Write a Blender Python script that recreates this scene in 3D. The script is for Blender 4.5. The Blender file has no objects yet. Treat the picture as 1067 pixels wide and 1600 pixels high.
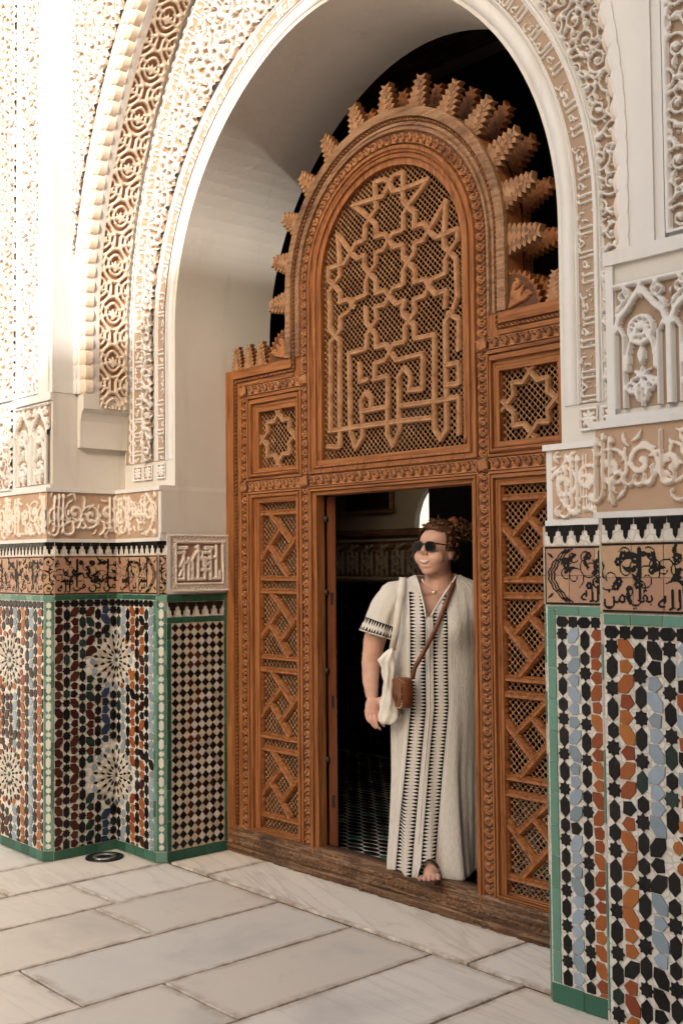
import bpy, math, random
import numpy as np
from mathutils import Matrix, Vector

# ------------------------------------------------------------------ camera, world, sun, exposure
sc = bpy.context.scene
COL = sc.collection
RN = random.Random(11)
rad = math.radians

YAW, PIT, ROL = -0.8397428, 0.0459273, -0.00895968
CAMP = Vector((4.907958, -2.7561986, 1.5))
_f = Vector((math.sin(YAW) * math.cos(PIT), math.cos(YAW) * math.cos(PIT), math.sin(PIT)))
_r = Vector((math.cos(YAW), -math.sin(YAW), 0))
_u = _r.cross(_f)
_r2 = _r * math.cos(ROL) + _u * math.sin(ROL)
_u2 = -_r * math.sin(ROL) + _u * math.cos(ROL)
cam_data = bpy.data.cameras.new('camera')
cam = bpy.data.objects.new('camera', cam_data)
COL.objects.link(cam)
cam.matrix_world = Matrix(((_r2.x, _u2.x, -_f.x, CAMP.x), (_r2.y, _u2.y, -_f.y, CAMP.y), (_r2.z, _u2.z, -_f.z, CAMP.z), (0, 0, 0, 1)))
cam_data.sensor_fit = 'VERTICAL'
cam_data.sensor_height = 24
cam_data.lens = 1767.12 * 24 / 1600
cam_data.clip_start = 0.05
cam_data.clip_end = 500
sc.camera = cam

SUN = Vector((0.62, -1.0, 0.52)).normalized()      # towards the sun
sun_el = math.asin(SUN.z)
sun_az = math.atan2(SUN.x, SUN.y)
world = bpy.data.worlds.new('World')
sc.world = world
world.use_nodes = True
wn = world.node_tree.nodes
wl = world.node_tree.links
wn.clear()
wo = wn.new('ShaderNodeOutputWorld')
bg = wn.new('ShaderNodeBackground')
sky = wn.new('ShaderNodeTexSky')
sky.sky_type = 'NISHITA'
sky.sun_disc = False
sky.sun_elevation = sun_el
sky.sun_rotation = sun_az
sky.air_density = 1.6
sky.dust_density = 10.0
sky.ozone_density = 3.3
bg.inputs['Strength'].default_value = 0.15
wl.new(sky.outputs[0], bg.inputs['Color'])
wl.new(bg.outputs[0], wo.inputs['Surface'])
sl = bpy.data.lights.new('sun', 'SUN')
sl.energy = 2.0
sl.angle = rad(0.53)
sl.color = (1.0, 0.94, 0.86)
so = bpy.data.objects.new('sun', sl)
COL.objects.link(so)
so.rotation_euler = SUN.to_track_quat('Z', 'Y').to_euler()
sc.view_settings.view_transform = 'Standard'
sc.view_settings.look = 'None'
sc.view_settings.exposure = 1.5
sc.view_settings.gamma = 1.0

# ------------------------------------------------------------------ key dimensions (metres)
a, b, d, e, w = -0.42444, 0.40395, 0.42338, 2.44411, 0.03916
YD = b + d                    # front plane of the wooden screen
YU = 0.495                    # plane of the upper inner arch
YS = 0.185                    # plane of the scalloped outer arch
YB = 1.12                     # back of the arch wall
A2 = 2.965                    # return of the pier on the other side
Z1, Z2, Z3 = 1.3505, 1.5571, 1.6252
XC = 1.2275

# ------------------------------------------------------------------ helpers
PW = {}
I4 = Matrix.Identity(4)

def place(o, parent, world):
    COL.objects.link(o)
    if parent is not None:
        o.parent = parent
        o.matrix_basis = PW[parent.name].inverted() @ world
    else:
        o.matrix_basis = world
    PW[o.name] = world
    return o

def tag(o, label=None, cat=None, group=None, kind=None):
    if label: o['label'] = label
    if cat: o['category'] = cat
    if group: o['group'] = group
    if kind: o['kind'] = kind
    return o

def thing(name, label, cat, loc=(0, 0, 0), group=None, rz=0.0):
    o = bpy.data.objects.new(name, None)
    o.empty_display_size = 0.1
    place(o, None, Matrix.Translation(Vector(loc)) @ Matrix.Rotation(rz, 4, 'Z'))
    return tag(o, label, cat, group)

def mobj(name, me, parent=None, world=I4):
    return place(bpy.data.objects.new(name, me), parent, world)

def np_mesh(name, V, Q, mats, mi=None, smooth=False):
    V = np.asarray(V, np.float32).reshape(-1, 3)
    Q = np.asarray(Q, np.int32)
    k = Q.shape[1]
    me = bpy.data.meshes.new(name)
    me.vertices.add(len(V))
    me.vertices.foreach_set('co', V.ravel())
    me.loops.add(Q.size)
    me.loops.foreach_set('vertex_index', Q.ravel())
    me.polygons.add(len(Q))
    me.polygons.foreach_set('loop_start', np.arange(0, Q.size, k, dtype=np.int32))
    if mi is not None:
        me.polygons.foreach_set('material_index', np.asarray(mi, np.int32))
    if smooth:
        me.polygons.foreach_set('use_smooth', np.ones(len(Q), bool))
    for m in mats: me.materials.append(m)
    me.update(calc_edges=True)
    return me

class MB:
    def __init__(s): s.v = []; s.f = []; s.m = []
    def add(s, vs, fs, mi=0):
        n = len(s.v)
        s.v += [tuple(p) for p in vs]
        for q in fs: s.f.append(tuple(i + n for i in q)); s.m.append(mi)
    def box(s, x0, x1, y0, y1, z0, z1, mi=0):
        s.add([(x0,y0,z0),(x1,y0,z0),(x1,y1,z0),(x0,y1,z0),(x0,y0,z1),(x1,y0,z1),(x1,y1,z1),(x0,y1,z1)],
              [(0,3,2,1),(4,5,6,7),(0,1,5,4),(1,2,6,5),(2,3,7,6),(3,0,4,7)], mi)
    def plan(s, poly, z0, z1, mi=0):           # vertical prism over a plan polygon (counter-clockwise)
        n = len(poly)
        s.add([(x, y, z0) for x, y in poly] + [(x, y, z1) for x, y in poly],
              [(i, (i + 1) % n, (i + 1) % n + n, i + n) for i in range(n)] + [tuple(range(n, 2 * n)), tuple(range(n - 1, -1, -1))], mi)
    def mesh(s, name, mats, smooth=False):
        me = bpy.data.meshes.new(name)
        me.from_pydata(s.v, [], s.f)
        for m in (mats if isinstance(mats, (list, tuple)) else [mats]): me.materials.append(m)
        me.polygons.foreach_set('material_index', s.m)
        if smooth: me.polygons.foreach_set('use_smooth', [True] * len(s.f))
        me.update()
        return me
    def build(s, name, mats, parent=None, world=I4, smooth=False):
        return mobj(name, s.mesh(name, mats, smooth), parent, world)

class Fr:                                       # a vertical plane: u along U, v up, n out towards the viewer
    def __init__(s, O, U):
        s.O = Vector(O); s.U = Vector((U[0], U[1], 0)).normalized(); s.N = Vector((s.U.y, -s.U.x, 0))
        s.M = Matrix(((s.U.x, 0, s.N.x, s.O.x), (s.U.y, 0, s.N.y, s.O.y), (0, 1, 0, s.O.z), (0, 0, 0, 1)))
    def P(s, u, v, n=0.0): return s.O + s.U * u + Vector((0, 0, v)) + s.N * n
    def map(s, u0, v0, n0=0.0):
        def f(U, V, H):
            return np.stack([s.O.x + s.U.x * (U + u0) + s.N.x * (H + n0), s.O.y + s.U.y * (U + u0) + s.N.y * (H + n0), s.O.z + V + v0 + 0 * U], -1)
        return f
    def at(s, u, v, n=0.0, rot=0.0, sc_=1.0):
        return s.M @ Matrix.Translation((u, v, n)) @ Matrix.Rotation(rot, 4, 'Z') @ Matrix.Scale(sc_, 4)

# ------------------------------------------------------------------ materials
def nt(name):
    m = bpy.data.materials.new(name); m.use_nodes = True
    n = m.node_tree.nodes; l = m.node_tree.links
    return m, n, l, n['Principled BSDF']

def noise(n, l, vec, scale, detail=4, rough=0.55, dist=0.0):
    t = n.new('ShaderNodeTexNoise'); t.inputs['Scale'].default_value = scale; t.inputs['Detail'].default_value = detail
    t.inputs['Roughness'].default_value = rough; t.inputs['Distortion'].default_value = dist
    if vec is not None: l.new(vec, t.inputs['Vector'])
    return t.outputs['Fac']

def ramp(n, l, fac, stops):
    r = n.new('ShaderNodeValToRGB')
    el = r.color_ramp.elements
    while len(el) < len(stops): el.new(0.5)
    for q, (p, c) in zip(el, stops): q.position = p; q.color = tuple(c) + (1,)
    l.new(fac, r.inputs['Fac'])
    return r.outputs['Color']

def mix(n, l, fac, c1, c2, mode='MIX'):
    m = n.new('ShaderNodeMix'); m.data_type = 'RGBA'; m.blend_type = mode
    for sock, c in ((m.inputs['A'], c1), (m.inputs['B'], c2)):
        if isinstance(c, (tuple, list)): sock.default_value = tuple(c[:3]) + (1,)
        else: l.new(c, sock)
    if isinstance(fac, (int, float)): m.inputs['Factor'].default_value = fac
    else: l.new(fac, m.inputs['Factor'])
    return m.outputs['Result']

def math_(n, l, op, x, y=None):
    m = n.new('ShaderNodeMath'); m.operation = op
    for i, q in enumerate((x, y)):
        if q is None: continue
        if isinstance(q, (int, float)): m.inputs[i].default_value = q
        else: l.new(q, m.inputs[i])
    return m.outputs[0]

def coords(n, l, scale=(1, 1, 1), rand=False):
    t = n.new('ShaderNodeTexCoord'); mp = n.new('ShaderNodeMapping'); mp.inputs['Scale'].default_value = scale
    l.new(t.outputs['Object'], mp.inputs['Vector'])
    out = mp.outputs['Vector']
    if rand:
        oi = n.new('ShaderNodeObjectInfo'); va = n.new('ShaderNodeVectorMath'); va.operation = 'MULTIPLY_ADD'
        cb = n.new('ShaderNodeCombineXYZ'); l.new(oi.outputs['Random'], cb.inputs[0]); l.new(oi.outputs['Random'], cb.inputs[1]); l.new(oi.outputs['Random'], cb.inputs[2])
        l.new(cb.outputs[0], va.inputs[0]); va.inputs[1].default_value = (37, 53, 71); l.new(out, va.inputs[2])
        out = va.outputs[0]
    return out

def bump(n, l, p, h, strength, dist):
    bm = n.new('ShaderNodeBump'); bm.inputs['Strength'].default_value = strength; bm.inputs['Distance'].default_value = dist
    l.new(h, bm.inputs['Height']); l.new(bm.outputs[0], p.inputs['Normal'])

def plaster(name, c, c2, stain, bstr=0.25, rough=0.8):
    m, n, l, p = nt(name)
    v = coords(n, l)
    f1 = noise(n, l, v, 2.2, 6, 0.6)
    f2 = noise(n, l, coords(n, l, (5, 5, 0.7)), 1.6, 6, 0.65)
    col = mix(n, l, ramp(n, l, f1, [(0.35, (0, 0, 0)), (0.7, (1, 1, 1))]), c, c2)
    st = ramp(n, l, f2, [(0.56, (0, 0, 0)), (0.78, (1, 1, 1))])
    col = mix(n, l, math_(n, l, 'MULTIPLY', st, 0.6), col, stain)
    l.new(col, p.inputs['Base Color'])
    p.inputs['Roughness'].default_value = rough
    p.inputs['Specular IOR Level'].default_value = 0.2
    bump(n, l, p, noise(n, l, v, 55, 5, 0.6), bstr, 0.004)
    return m

def flat(name, c, rough=0.6, spec=0.3, var=0.18, vs=40, bstr=0.0, metal=0.0):
    m, n, l, p = nt(name)
    v = coords(n, l, rand=True)
    f = noise(n, l, v, vs, 3)
    dk = tuple(x * (1 - var) for x in c); lt = tuple(min(1, x * (1 + var)) for x in c)
    l.new(ramp(n, l, f, [(0.3, dk), (0.7, lt)]), p.inputs['Base Color'])
    p.inputs['Roughness'].default_value = rough; p.inputs['Specular IOR Level'].default_value = spec
    p.inputs['Metallic'].default_value = metal
    if bstr: bump(n, l, p, f, bstr, 0.002)
    return m

def glaze(name, c, var=0.25, chips=0.0, rough=0.2):   # hand-cut glazed tile, tone differs from tile to tile
    m, n, l, p = nt(name)
    oi = n.new('ShaderNodeObjectInfo')
    v = coords(n, l, rand=True)
    f = noise(n, l, v, 45, 4)
    mr = n.new('ShaderNodeMapRange'); l.new(oi.outputs['Random'], mr.inputs[0]); mr.inputs[3].default_value = 1 - var; mr.inputs[4].default_value = 1 + var
    hs = n.new('ShaderNodeHueSaturation'); hs.inputs['Color'].default_value = tuple(c) + (1,)
    l.new(mr.outputs[0], hs.inputs['Value'])
    mr2 = n.new('ShaderNodeMapRange'); l.new(oi.outputs['Random'], mr2.inputs[0]); mr2.inputs[3].default_value = 0.485; mr2.inputs[4].default_value = 0.515
    l.new(mr2.outputs[0], hs.inputs['Hue'])
    col = mix(n, l, math_(n, l, 'MULTIPLY', f, 0.5), hs.outputs[0], tuple(x * 0.6 for x in c))
    if chips:
        ch = ramp(n, l, noise(n, l, v, 240, 2, 0.6), [(0.70, (0, 0, 0)), (0.74, (1, 1, 1))])
        col = mix(n, l, math_(n, l, 'MULTIPLY', ch, chips), col, (0.5, 0.44, 0.36))
    l.new(col, p.inputs['Base Color'])
    p.inputs['Roughness'].default_value = rough; p.inputs['Specular IOR Level'].default_value = 0.22
    bump(n, l, p, noise(n, l, v, 30, 2), 0.25, 0.003)
    return m

def wood(name, c1, c2, c3, axis='Z', worn=0.25, rough=0.55, gs=1.0, bstr=0.5):
    m, n, l, p = nt(name)
    s = {'Z': (28 * gs, 28 * gs, 1.6), 'X': (1.6, 28 * gs, 28 * gs), 'D': (9, 9, 9)}[axis]
    v = coords(n, l, s, rand=True)
    f = noise(n, l, v, 2.2, 8, 0.65, 0.6)
    g = noise(n, l, coords(n, l, rand=True), 3.5, 5, 0.6)
    col = ramp(n, l, f, [(0.28, c3), (0.46, c1), (0.68, c2)])
    col = mix(n, l, math_(n, l, 'MULTIPLY', ramp(n, l, g, [(0.5, (0, 0, 0)), (0.72, (1, 1, 1))]), worn), col, tuple(x * 0.55 for x in c3))
    l.new(col, p.inputs['Base Color'])
    p.inputs['Roughness'].default_value = rough; p.inputs['Specular IOR Level'].default_value = 0.25
    bump(n, l, p, f, bstr, 0.003)
    return m

def marble(name):
    m, n, l, p = nt(name)
    oi = n.new('ShaderNodeObjectInfo')
    v = coords(n, l, rand=True)
    big = noise(n, l, v, 1.3, 6, 0.6, 0.4)
    vs = n.new('ShaderNodeVectorRotate'); vs.rotation_type = 'Z_AXIS'; l.new(v, vs.inputs['Vector'])
    an = n.new('ShaderNodeMapRange'); l.new(oi.outputs['Random'], an.inputs[0]); an.inputs[3].default_value = 0.9; an.inputs[4].default_value = 2.0
    l.new(an.outputs[0], vs.inputs['Angle'])
    mp = n.new('ShaderNodeMapping'); mp.inputs['Scale'].default_value = (7, 0.55, 1); l.new(vs.outputs[0], mp.inputs['Vector'])
    vein = noise(n, l, mp.outputs[0], 1.1, 7, 0.6, 0.25)
    col = ramp(n, l, big, [(0.26, (0.60, 0.555, 0.49)), (0.44, (0.80, 0.725, 0.63)), (0.60, (0.78, 0.715, 0.63)), (0.76, (0.56, 0.535, 0.495))])
    veinc = ramp(n, l, vein, [(0.40, (0, 0, 0)), (0.475, (0, 0, 0)), (0.50, (1, 1, 1)), (0.53, (0.25, 0.25, 0.25)), (0.68, (0, 0, 0))])
    vm = math_(n, l, 'MULTIPLY', veinc, math_(n, l, 'MULTIPLY', math_(n, l, 'POWER', oi.outputs['Random'], 1.8), 0.42))
    col = mix(n, l, vm, col, (0.36, 0.30, 0.25))
    tone = n.new('ShaderNodeMapRange'); l.new(oi.outputs['Random'], tone.inputs[0]); tone.inputs[3].default_value = 0.84; tone.inputs[4].default_value = 1.08
    cc = n.new('ShaderNodeCombineXYZ')
    for i in range(3): l.new(tone.outputs[0], cc.inputs[i])
    col = mix(n, l, 1.0, col, cc.outputs[0], 'MULTIPLY')
    rb = n.new('ShaderNodeMath'); rb.operation = 'FRACT'; l.new(math_(n, l, 'MULTIPLY', oi.outputs['Random'], 7.31), rb.inputs[0])
    tint = ramp(n, l, rb.outputs[0], [(0.0, (1.0, 0.955, 0.90)), (0.45, (1.0, 0.975, 0.94)), (0.75, (0.92, 0.935, 0.945)), (1.0, (1.0, 0.94, 0.87))])
    col = mix(n, l, 1.0, col, tint, 'MULTIPLY')
    dirt = ramp(n, l, noise(n, l, coords(n, l), 4.5, 7, 0.7), [(0.58, (0, 0, 0)), (0.78, (1, 1, 1))])
    col = mix(n, l, math_(n, l, 'MULTIPLY', dirt, 0.45), col, (0.34, 0.26, 0.19))
    at = n.new('ShaderNodeAttribute'); at.attribute_name = 'edge_dirt'
    ed = math_(n, l, 'MULTIPLY', at.outputs['Fac'], ramp(n, l, noise(n, l, coords(n, l), 14, 6, 0.7), [(0.35, (0, 0, 0)), (0.62, (1, 1, 1))]))
    col = mix(n, l, math_(n, l, 'MULTIPLY', ed, 0.8), col, (0.30, 0.205, 0.135))
    spots = ramp(n, l, noise(n, l, coords(n, l), 120, 3, 0.7), [(0.74, (0, 0, 0)), (0.80, (1, 1, 1))])
    col = mix(n, l, math_(n, l, 'MULTIPLY', spots, 0.5), col, (0.25, 0.2, 0.16))
    l.new(col, p.inputs['Base Color'])
    rr = n.new('ShaderNodeMapRange'); l.new(noise(n, l, v, 9, 5), rr.inputs[0]); rr.inputs[3].default_value = 0.24; rr.inputs[4].default_value = 0.55
    l.new(rr.outputs[0], p.inputs['Roughness'])
    p.inputs['Specular IOR Level'].default_value = 0.3
    bump(n, l, p, noise(n, l, v, 25, 6, 0.7), 0.12, 0.004)
    return m

M = {}
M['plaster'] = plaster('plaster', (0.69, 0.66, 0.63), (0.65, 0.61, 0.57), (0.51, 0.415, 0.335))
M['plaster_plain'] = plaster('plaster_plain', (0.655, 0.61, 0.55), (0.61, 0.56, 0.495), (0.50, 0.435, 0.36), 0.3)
M['plaster_ground'] = plaster('plaster_ground', (0.39, 0.28, 0.20), (0.33, 0.225, 0.155), (0.24, 0.155, 0.10))  # tan ground of the carving, darkened further to add shade in the recesses
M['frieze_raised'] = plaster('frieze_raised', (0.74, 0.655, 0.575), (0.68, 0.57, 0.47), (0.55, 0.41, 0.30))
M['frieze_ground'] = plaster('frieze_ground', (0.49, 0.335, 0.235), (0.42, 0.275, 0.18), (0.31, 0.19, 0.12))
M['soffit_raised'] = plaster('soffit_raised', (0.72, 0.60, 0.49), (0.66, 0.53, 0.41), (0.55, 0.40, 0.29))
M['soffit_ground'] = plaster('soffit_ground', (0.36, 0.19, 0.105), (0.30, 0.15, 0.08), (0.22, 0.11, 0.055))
def white_pieces():
    m, n, l, p = nt('white_zellige')
    v = coords(n, l)
    vo = n.new('ShaderNodeTexVoronoi'); vo.feature = 'DISTANCE_TO_EDGE'; vo.inputs['Scale'].default_value = 34; l.new(v, vo.inputs['Vector'])
    vc = n.new('ShaderNodeTexVoronoi'); vc.inputs['Scale'].default_value = 34; l.new(v, vc.inputs['Vector'])
    tone = ramp(n, l, vc.outputs['Color'], [(0.0, (0.58, 0.52, 0.44)), (0.5, (0.66, 0.61, 0.535)), (1.0, (0.70, 0.65, 0.58))])
    ln = ramp(n, l, vo.outputs['Distance'], [(0.0, (1, 1, 1)), (0.05, (1, 1, 1)), (0.09, (0, 0, 0))])
    col = mix(n, l, math_(n, l, 'MULTIPLY', ln, 0.55), tone, (0.38, 0.32, 0.26))
    dt = ramp(n, l, noise(n, l, v, 7, 5, 0.65), [(0.55, (0, 0, 0)), (0.8, (1, 1, 1))])
    col = mix(n, l, math_(n, l, 'MULTIPLY', dt, 0.4), col, (0.48, 0.40, 0.31))
    l.new(col, p.inputs['Base Color']); p.inputs['Roughness'].default_value = 0.25; p.inputs['Specular IOR Level'].default_value = 0.3
    bump(n, l, p, noise(n, l, v, 30, 2), 0.2, 0.003)
    return m
M['ground_white'] = white_pieces()
M['black'] = glaze('black_tile', (0.011, 0.009, 0.008), 0.4, 0.0)
M['black_chip'] = glaze('black_chipped_tile', (0.011, 0.009, 0.008), 0.4, 0.55)
M['rust'] = glaze('rust_tile', (0.31, 0.090, 0.026), 0.36)
M['rust_chip'] = glaze('rust_chipped_tile', (0.31, 0.090, 0.026), 0.36, 0.5)
M['blue'] = glaze('blue_grey_tile', (0.27, 0.325, 0.365), 0.28, 0.12)
M['navy'] = glaze('navy_tile', (0.03, 0.045, 0.09), 0.3)
M['maroon'] = glaze('maroon_tile', (0.060, 0.016, 0.010), 0.4)
M['pine'] = glaze('pine_tile', (0.020, 0.035, 0.028), 0.35)
M['white'] = glaze('white_tile', (0.66, 0.60, 0.52), 0.08)
M['cream'] = glaze('cream_tile', (0.55, 0.46, 0.35), 0.12)
M['green'] = glaze('green_tile', (0.130, 0.262, 0.190), 0.2, 0.1)
M['green_dark'] = glaze('dark_green_tile', (0.030, 0.105, 0.066), 0.3, 0.08)
M['green_mid'] = glaze('mid_green_tile', (0.058, 0.158, 0.105), 0.3, 0.08)
M['terra'] = glaze('terracotta_tile', (0.46, 0.275, 0.17), 0.12, 0.0, 0.35)
M['ink'] = flat('black_glaze_print', (0.010, 0.008, 0.007), 0.45, 0.15, 0.2)
M['grout'] = flat('grout', (0.42, 0.37, 0.31), 0.9, 0.1, 0.3, 60, 0.3)
M['wood'] = wood('cedar', (0.245, 0.084, 0.024), (0.360, 0.145, 0.048), (0.062, 0.018, 0.005), 'Z', 0.2)
M['wood_h'] = wood('cedar_rail', (0.245, 0.084, 0.024), (0.360, 0.145, 0.048), (0.062, 0.018, 0.005), 'X', 0.2)
M['wood_carved'] = wood('carved_cedar', (0.30, 0.115, 0.040), (0.40, 0.175, 0.066), (0.15, 0.050, 0.016), 'D', 0.4)
M['wood_shaded'] = wood('carved_cedar_shaded', (0.095, 0.034, 0.012), (0.13, 0.05, 0.018), (0.05, 0.017, 0.006), 'D', 0.3)  # cedar in carved recesses, its colour darkened to stand for shade
M['wood_grey'] = wood('weathered_cedar', (0.25, 0.125, 0.060), (0.36, 0.215, 0.125), (0.085, 0.038, 0.018), 'X', 0.75)
M['wood_lattice'] = wood('turned_cedar', (0.32, 0.155, 0.070), (0.42, 0.235, 0.120), (0.16, 0.068, 0.027), 'D', 0.3)
M['wood_sill'] = wood('worn_cedar_sill', (0.11, 0.052, 0.024), (0.33, 0.20, 0.115), (0.030, 0.013, 0.006), 'X', 0.7, 0.6, 1.6, 1.0)
M['wood_red'] = wood('varnished_door', (0.15, 0.045, 0.016), (0.20, 0.065, 0.024), (0.08, 0.022, 0.008), 'Z', 0.2, 0.3)
M['marble'] = marble('marble')
M['joint'] = flat('joint_mortar', (0.10, 0.062, 0.04), 0.95, 0.1, 0.5, 25, 0.5)
M['iron'] = flat('dark_iron', (0.03, 0.027, 0.024), 0.45, 0.5, 0.3, 60, 0.2, 0.6)
M['steel'] = flat('worn_steel', (0.33, 0.31, 0.28), 0.4, 0.5, 0.3, 60, 0.2, 0.8)
# ------------------------------------------------------------------ relief canvas: strokes drawn into a grid, then carved as real geometry
class Cv:
    def __init__(s, W, H, res):
        s.W, s.H = W, H
        s.nx = max(3, int(round(W / res)) + 1); s.ny = max(3, int(round(H / res)) + 1)
        s.dx = W / (s.nx - 1); s.dy = H / (s.ny - 1)
        s.a = np.zeros((s.ny, s.nx), np.float32)
        s.X = np.linspace(0, W, s.nx, dtype=np.float32); s.Y = np.linspace(0, H, s.ny, dtype=np.float32)
    def win(s, x0, x1, y0, y1):
        i0 = max(0, int(x0 / s.dx)); i1 = min(s.nx, int(x1 / s.dx) + 2); j0 = max(0, int(y0 / s.dy)); j1 = min(s.ny, int(y1 / s.dy) + 2)
        return i0, i1, j0, j1
    def stroke(s, pts, w0, w1=None, lv=1.0, wm=None):
        n = len(pts) - 1
        if w1 is None: w1 = w0
        for k in range(n):
            (ax, ay), (bx, by) = pts[k], pts[k + 1]
            def wd(t):
                if wm is None: return w0 + (w1 - w0) * t
                return w0 + (wm - w0) * 2 * t if t < .5 else wm + (w1 - wm) * (2 * t - 1)
            wa, wb = wd(k / n), wd((k + 1) / n); mw = max(wa, wb)
            i0, i1, j0, j1 = s.win(min(ax, bx) - mw, max(ax, bx) + mw, min(ay, by) - mw, max(ay, by) + mw)
            if i1 <= i0 or j1 <= j0: continue
            gx = s.X[i0:i1][None, :]; gy = s.Y[j0:j1][:, None]
            ux, uy = bx - ax, by - ay; L2 = ux * ux + uy * uy + 1e-12
            t = np.clip(((gx - ax) * ux + (gy - ay) * uy) / L2, 0, 1)
            dd = (gx - ax - t * ux) ** 2 + (gy - ay - t * uy) ** 2
            ww = wa + (wb - wa) * t
            reg = s.a[j0:j1, i0:i1]
            reg[dd < ww * ww] = np.maximum(reg[dd < ww * ww], lv) if lv > 0 else 0
    def poly(s, pts, lv=1.0):
        px = [p[0] for p in pts]; py = [p[1] for p in pts]
        i0, i1, j0, j1 = s.win(min(px), max(px), min(py), max(py))
        if i1 <= i0 or j1 <= j0: return
        gx = s.X[i0:i1][None, :]; gy = s.Y[j0:j1][:, None]
        ins = np.zeros((j1 - j0, i1 - i0), bool)
        for k in range(len(pts)):
            (x1, y1), (x2, y2) = pts[k], pts[(k + 1) % len(pts)]
            if y1 == y2: continue
            c = ((y1 > gy) != (y2 > gy)) & (gx < (x2 - x1) * (gy - y1) / (y2 - y1) + x1)
            ins ^= c
        reg = s.a[j0:j1, i0:i1]
        reg[ins] = lv
    def rect(s, x0, x1, y0, y1, lv=1.0): s.poly([(x0, y0), (x1, y0), (x1, y1), (x0, y1)], lv)
    def disc(s, x, y, r, lv=1.0): s.stroke([(x, y), (x + 1e-5, y)], r, r, lv)
    def ring(s, x, y, r, wd, lv=1.0, n=24, a0=0, a1=2 * math.pi):
        s.stroke([(x + r * math.cos(a0 + (a1 - a0) * k / n), y + r * math.sin(a0 + (a1 - a0) * k / n)) for k in range(n + 1)], wd, wd, lv)
    def spiral(s, x, y, r0, r1, a0, turns, w0, w1, lv=1.0):
        n = int(abs(turns) * 18) + 2
        s.stroke([(x + (r0 + (r1 - r0) * k / n) * math.cos(a0 + turns * 2 * math.pi * k / n), y + (r0 + (r1 - r0) * k / n) * math.sin(a0 + turns * 2 * math.pi * k / n)) for k in range(n + 1)], w0, w1, lv)
    def leaf(s, x, y, ang, L, wd, bend=0.8, lv=1.0):
        n = 7; p = [(x, y)]; aa = ang
        for k in range(n):
            aa += bend / n; x += math.cos(aa) * L / n; y += math.sin(aa) * L / n; p.append((x, y))
        s.stroke(p, wd * 0.35, wd * 0.12, lv, wm=wd)
    def free(s, x, y, r):
        i0, i1, j0, j1 = s.win(x - r, x + r, y - r, y + r)
        return i1 > i0 and j1 > j0 and not s.a[j0:j1, i0:i1].any()

def arab(cv, s, seed, wf=1.0, fill=1.0, region=None, x0=0, x1=None, y0=0, y1=None):
    """interlaced spiral scrollwork with split leaves"""
    r = random.Random(seed)
    x1 = cv.W if x1 is None else x1; y1 = cv.H if y1 is None else y1
    ny = max(1, round((y1 - y0) / (s * .88))); nx = max(1, round((x1 - x0) / s)); sx = (x1 - x0) / nx; sy = (y1 - y0) / ny
    for j in range(ny):
        for i in range(nx + (j % 2)):
            cx = x0 + sx * (i + (0.5 if j % 2 == 0 else 0.0)); cy = y0 + sy * (j + .5)
            if region is not None and not region(cx, cy, s * .6): continue
            sg = 1 if (i + j) % 2 else -1; a0 = r.uniform(0, 6.28)
            cv.spiral(cx, cy, s * .47, s * .10, a0, sg * 1.35, s * .060 * wf, s * .045 * wf, .8)
            cv.disc(cx + r.uniform(-.03, .03) * s, cy, s * .11 * wf)
            for q in range(3):
                an = a0 + sg * 2 * math.pi * (0.18 + .3 * q); rr = s * (.45 - .07 * q)
                cv.leaf(cx + rr * math.cos(an), cy + rr * math.sin(an), an + sg * r.uniform(.5, 1.1), s * .40, s * .085 * wf, -sg * 1.6)
            an = a0; cv.leaf(cx + s * .47 * math.cos(an), cy + s * .47 * math.sin(an), an - sg * 1.2, s * .45, s * .07 * wf, sg * 1.3)
    nf = int(fill * 26 * (x1 - x0) * (y1 - y0) / (s * s))
    for q in range(nf):
        x = r.uniform(x0, x1); y = r.uniform(y0, y1)
        if region is not None and not region(x, y, s * .05): continue
        if cv.free(x, y, s * .055):
            if r.random() < .6: cv.leaf(x, y, r.uniform(0, 6.28), s * r.uniform(.12, .26), s * .05 * wf, r.uniform(-1.5, 1.5), .9)
            else: cv.disc(x, y, s * .055 * wf, .9)

def blur(m, k=1):
    for _ in range(k):
        p = np.pad(m, 1, mode='edge')
        m = (p[1:-1, 1:-1] * 4 + (p[:-2, 1:-1] + p[2:, 1:-1] + p[1:-1, :-2] + p[1:-1, 2:]) * 2 + p[:-2, :-2] + p[2:, 2:] + p[:-2, 2:] + p[2:, :-2]) / 16
    return m

_rk = [0]
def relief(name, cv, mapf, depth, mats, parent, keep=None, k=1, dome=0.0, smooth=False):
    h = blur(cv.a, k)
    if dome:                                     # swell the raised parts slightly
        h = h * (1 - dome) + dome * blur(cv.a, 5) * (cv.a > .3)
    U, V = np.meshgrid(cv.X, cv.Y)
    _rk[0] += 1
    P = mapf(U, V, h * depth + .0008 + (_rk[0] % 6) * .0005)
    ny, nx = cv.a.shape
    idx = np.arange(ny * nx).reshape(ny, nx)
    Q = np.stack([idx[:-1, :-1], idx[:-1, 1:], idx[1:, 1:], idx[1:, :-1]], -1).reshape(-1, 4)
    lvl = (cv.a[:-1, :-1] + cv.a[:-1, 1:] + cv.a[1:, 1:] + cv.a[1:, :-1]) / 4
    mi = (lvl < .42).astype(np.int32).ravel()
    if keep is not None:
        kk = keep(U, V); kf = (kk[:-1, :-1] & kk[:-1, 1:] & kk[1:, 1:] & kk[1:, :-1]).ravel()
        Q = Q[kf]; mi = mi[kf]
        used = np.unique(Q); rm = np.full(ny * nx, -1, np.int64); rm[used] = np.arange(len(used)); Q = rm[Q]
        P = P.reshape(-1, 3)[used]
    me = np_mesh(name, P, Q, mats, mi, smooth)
    return mobj(name, me, parent)

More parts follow.
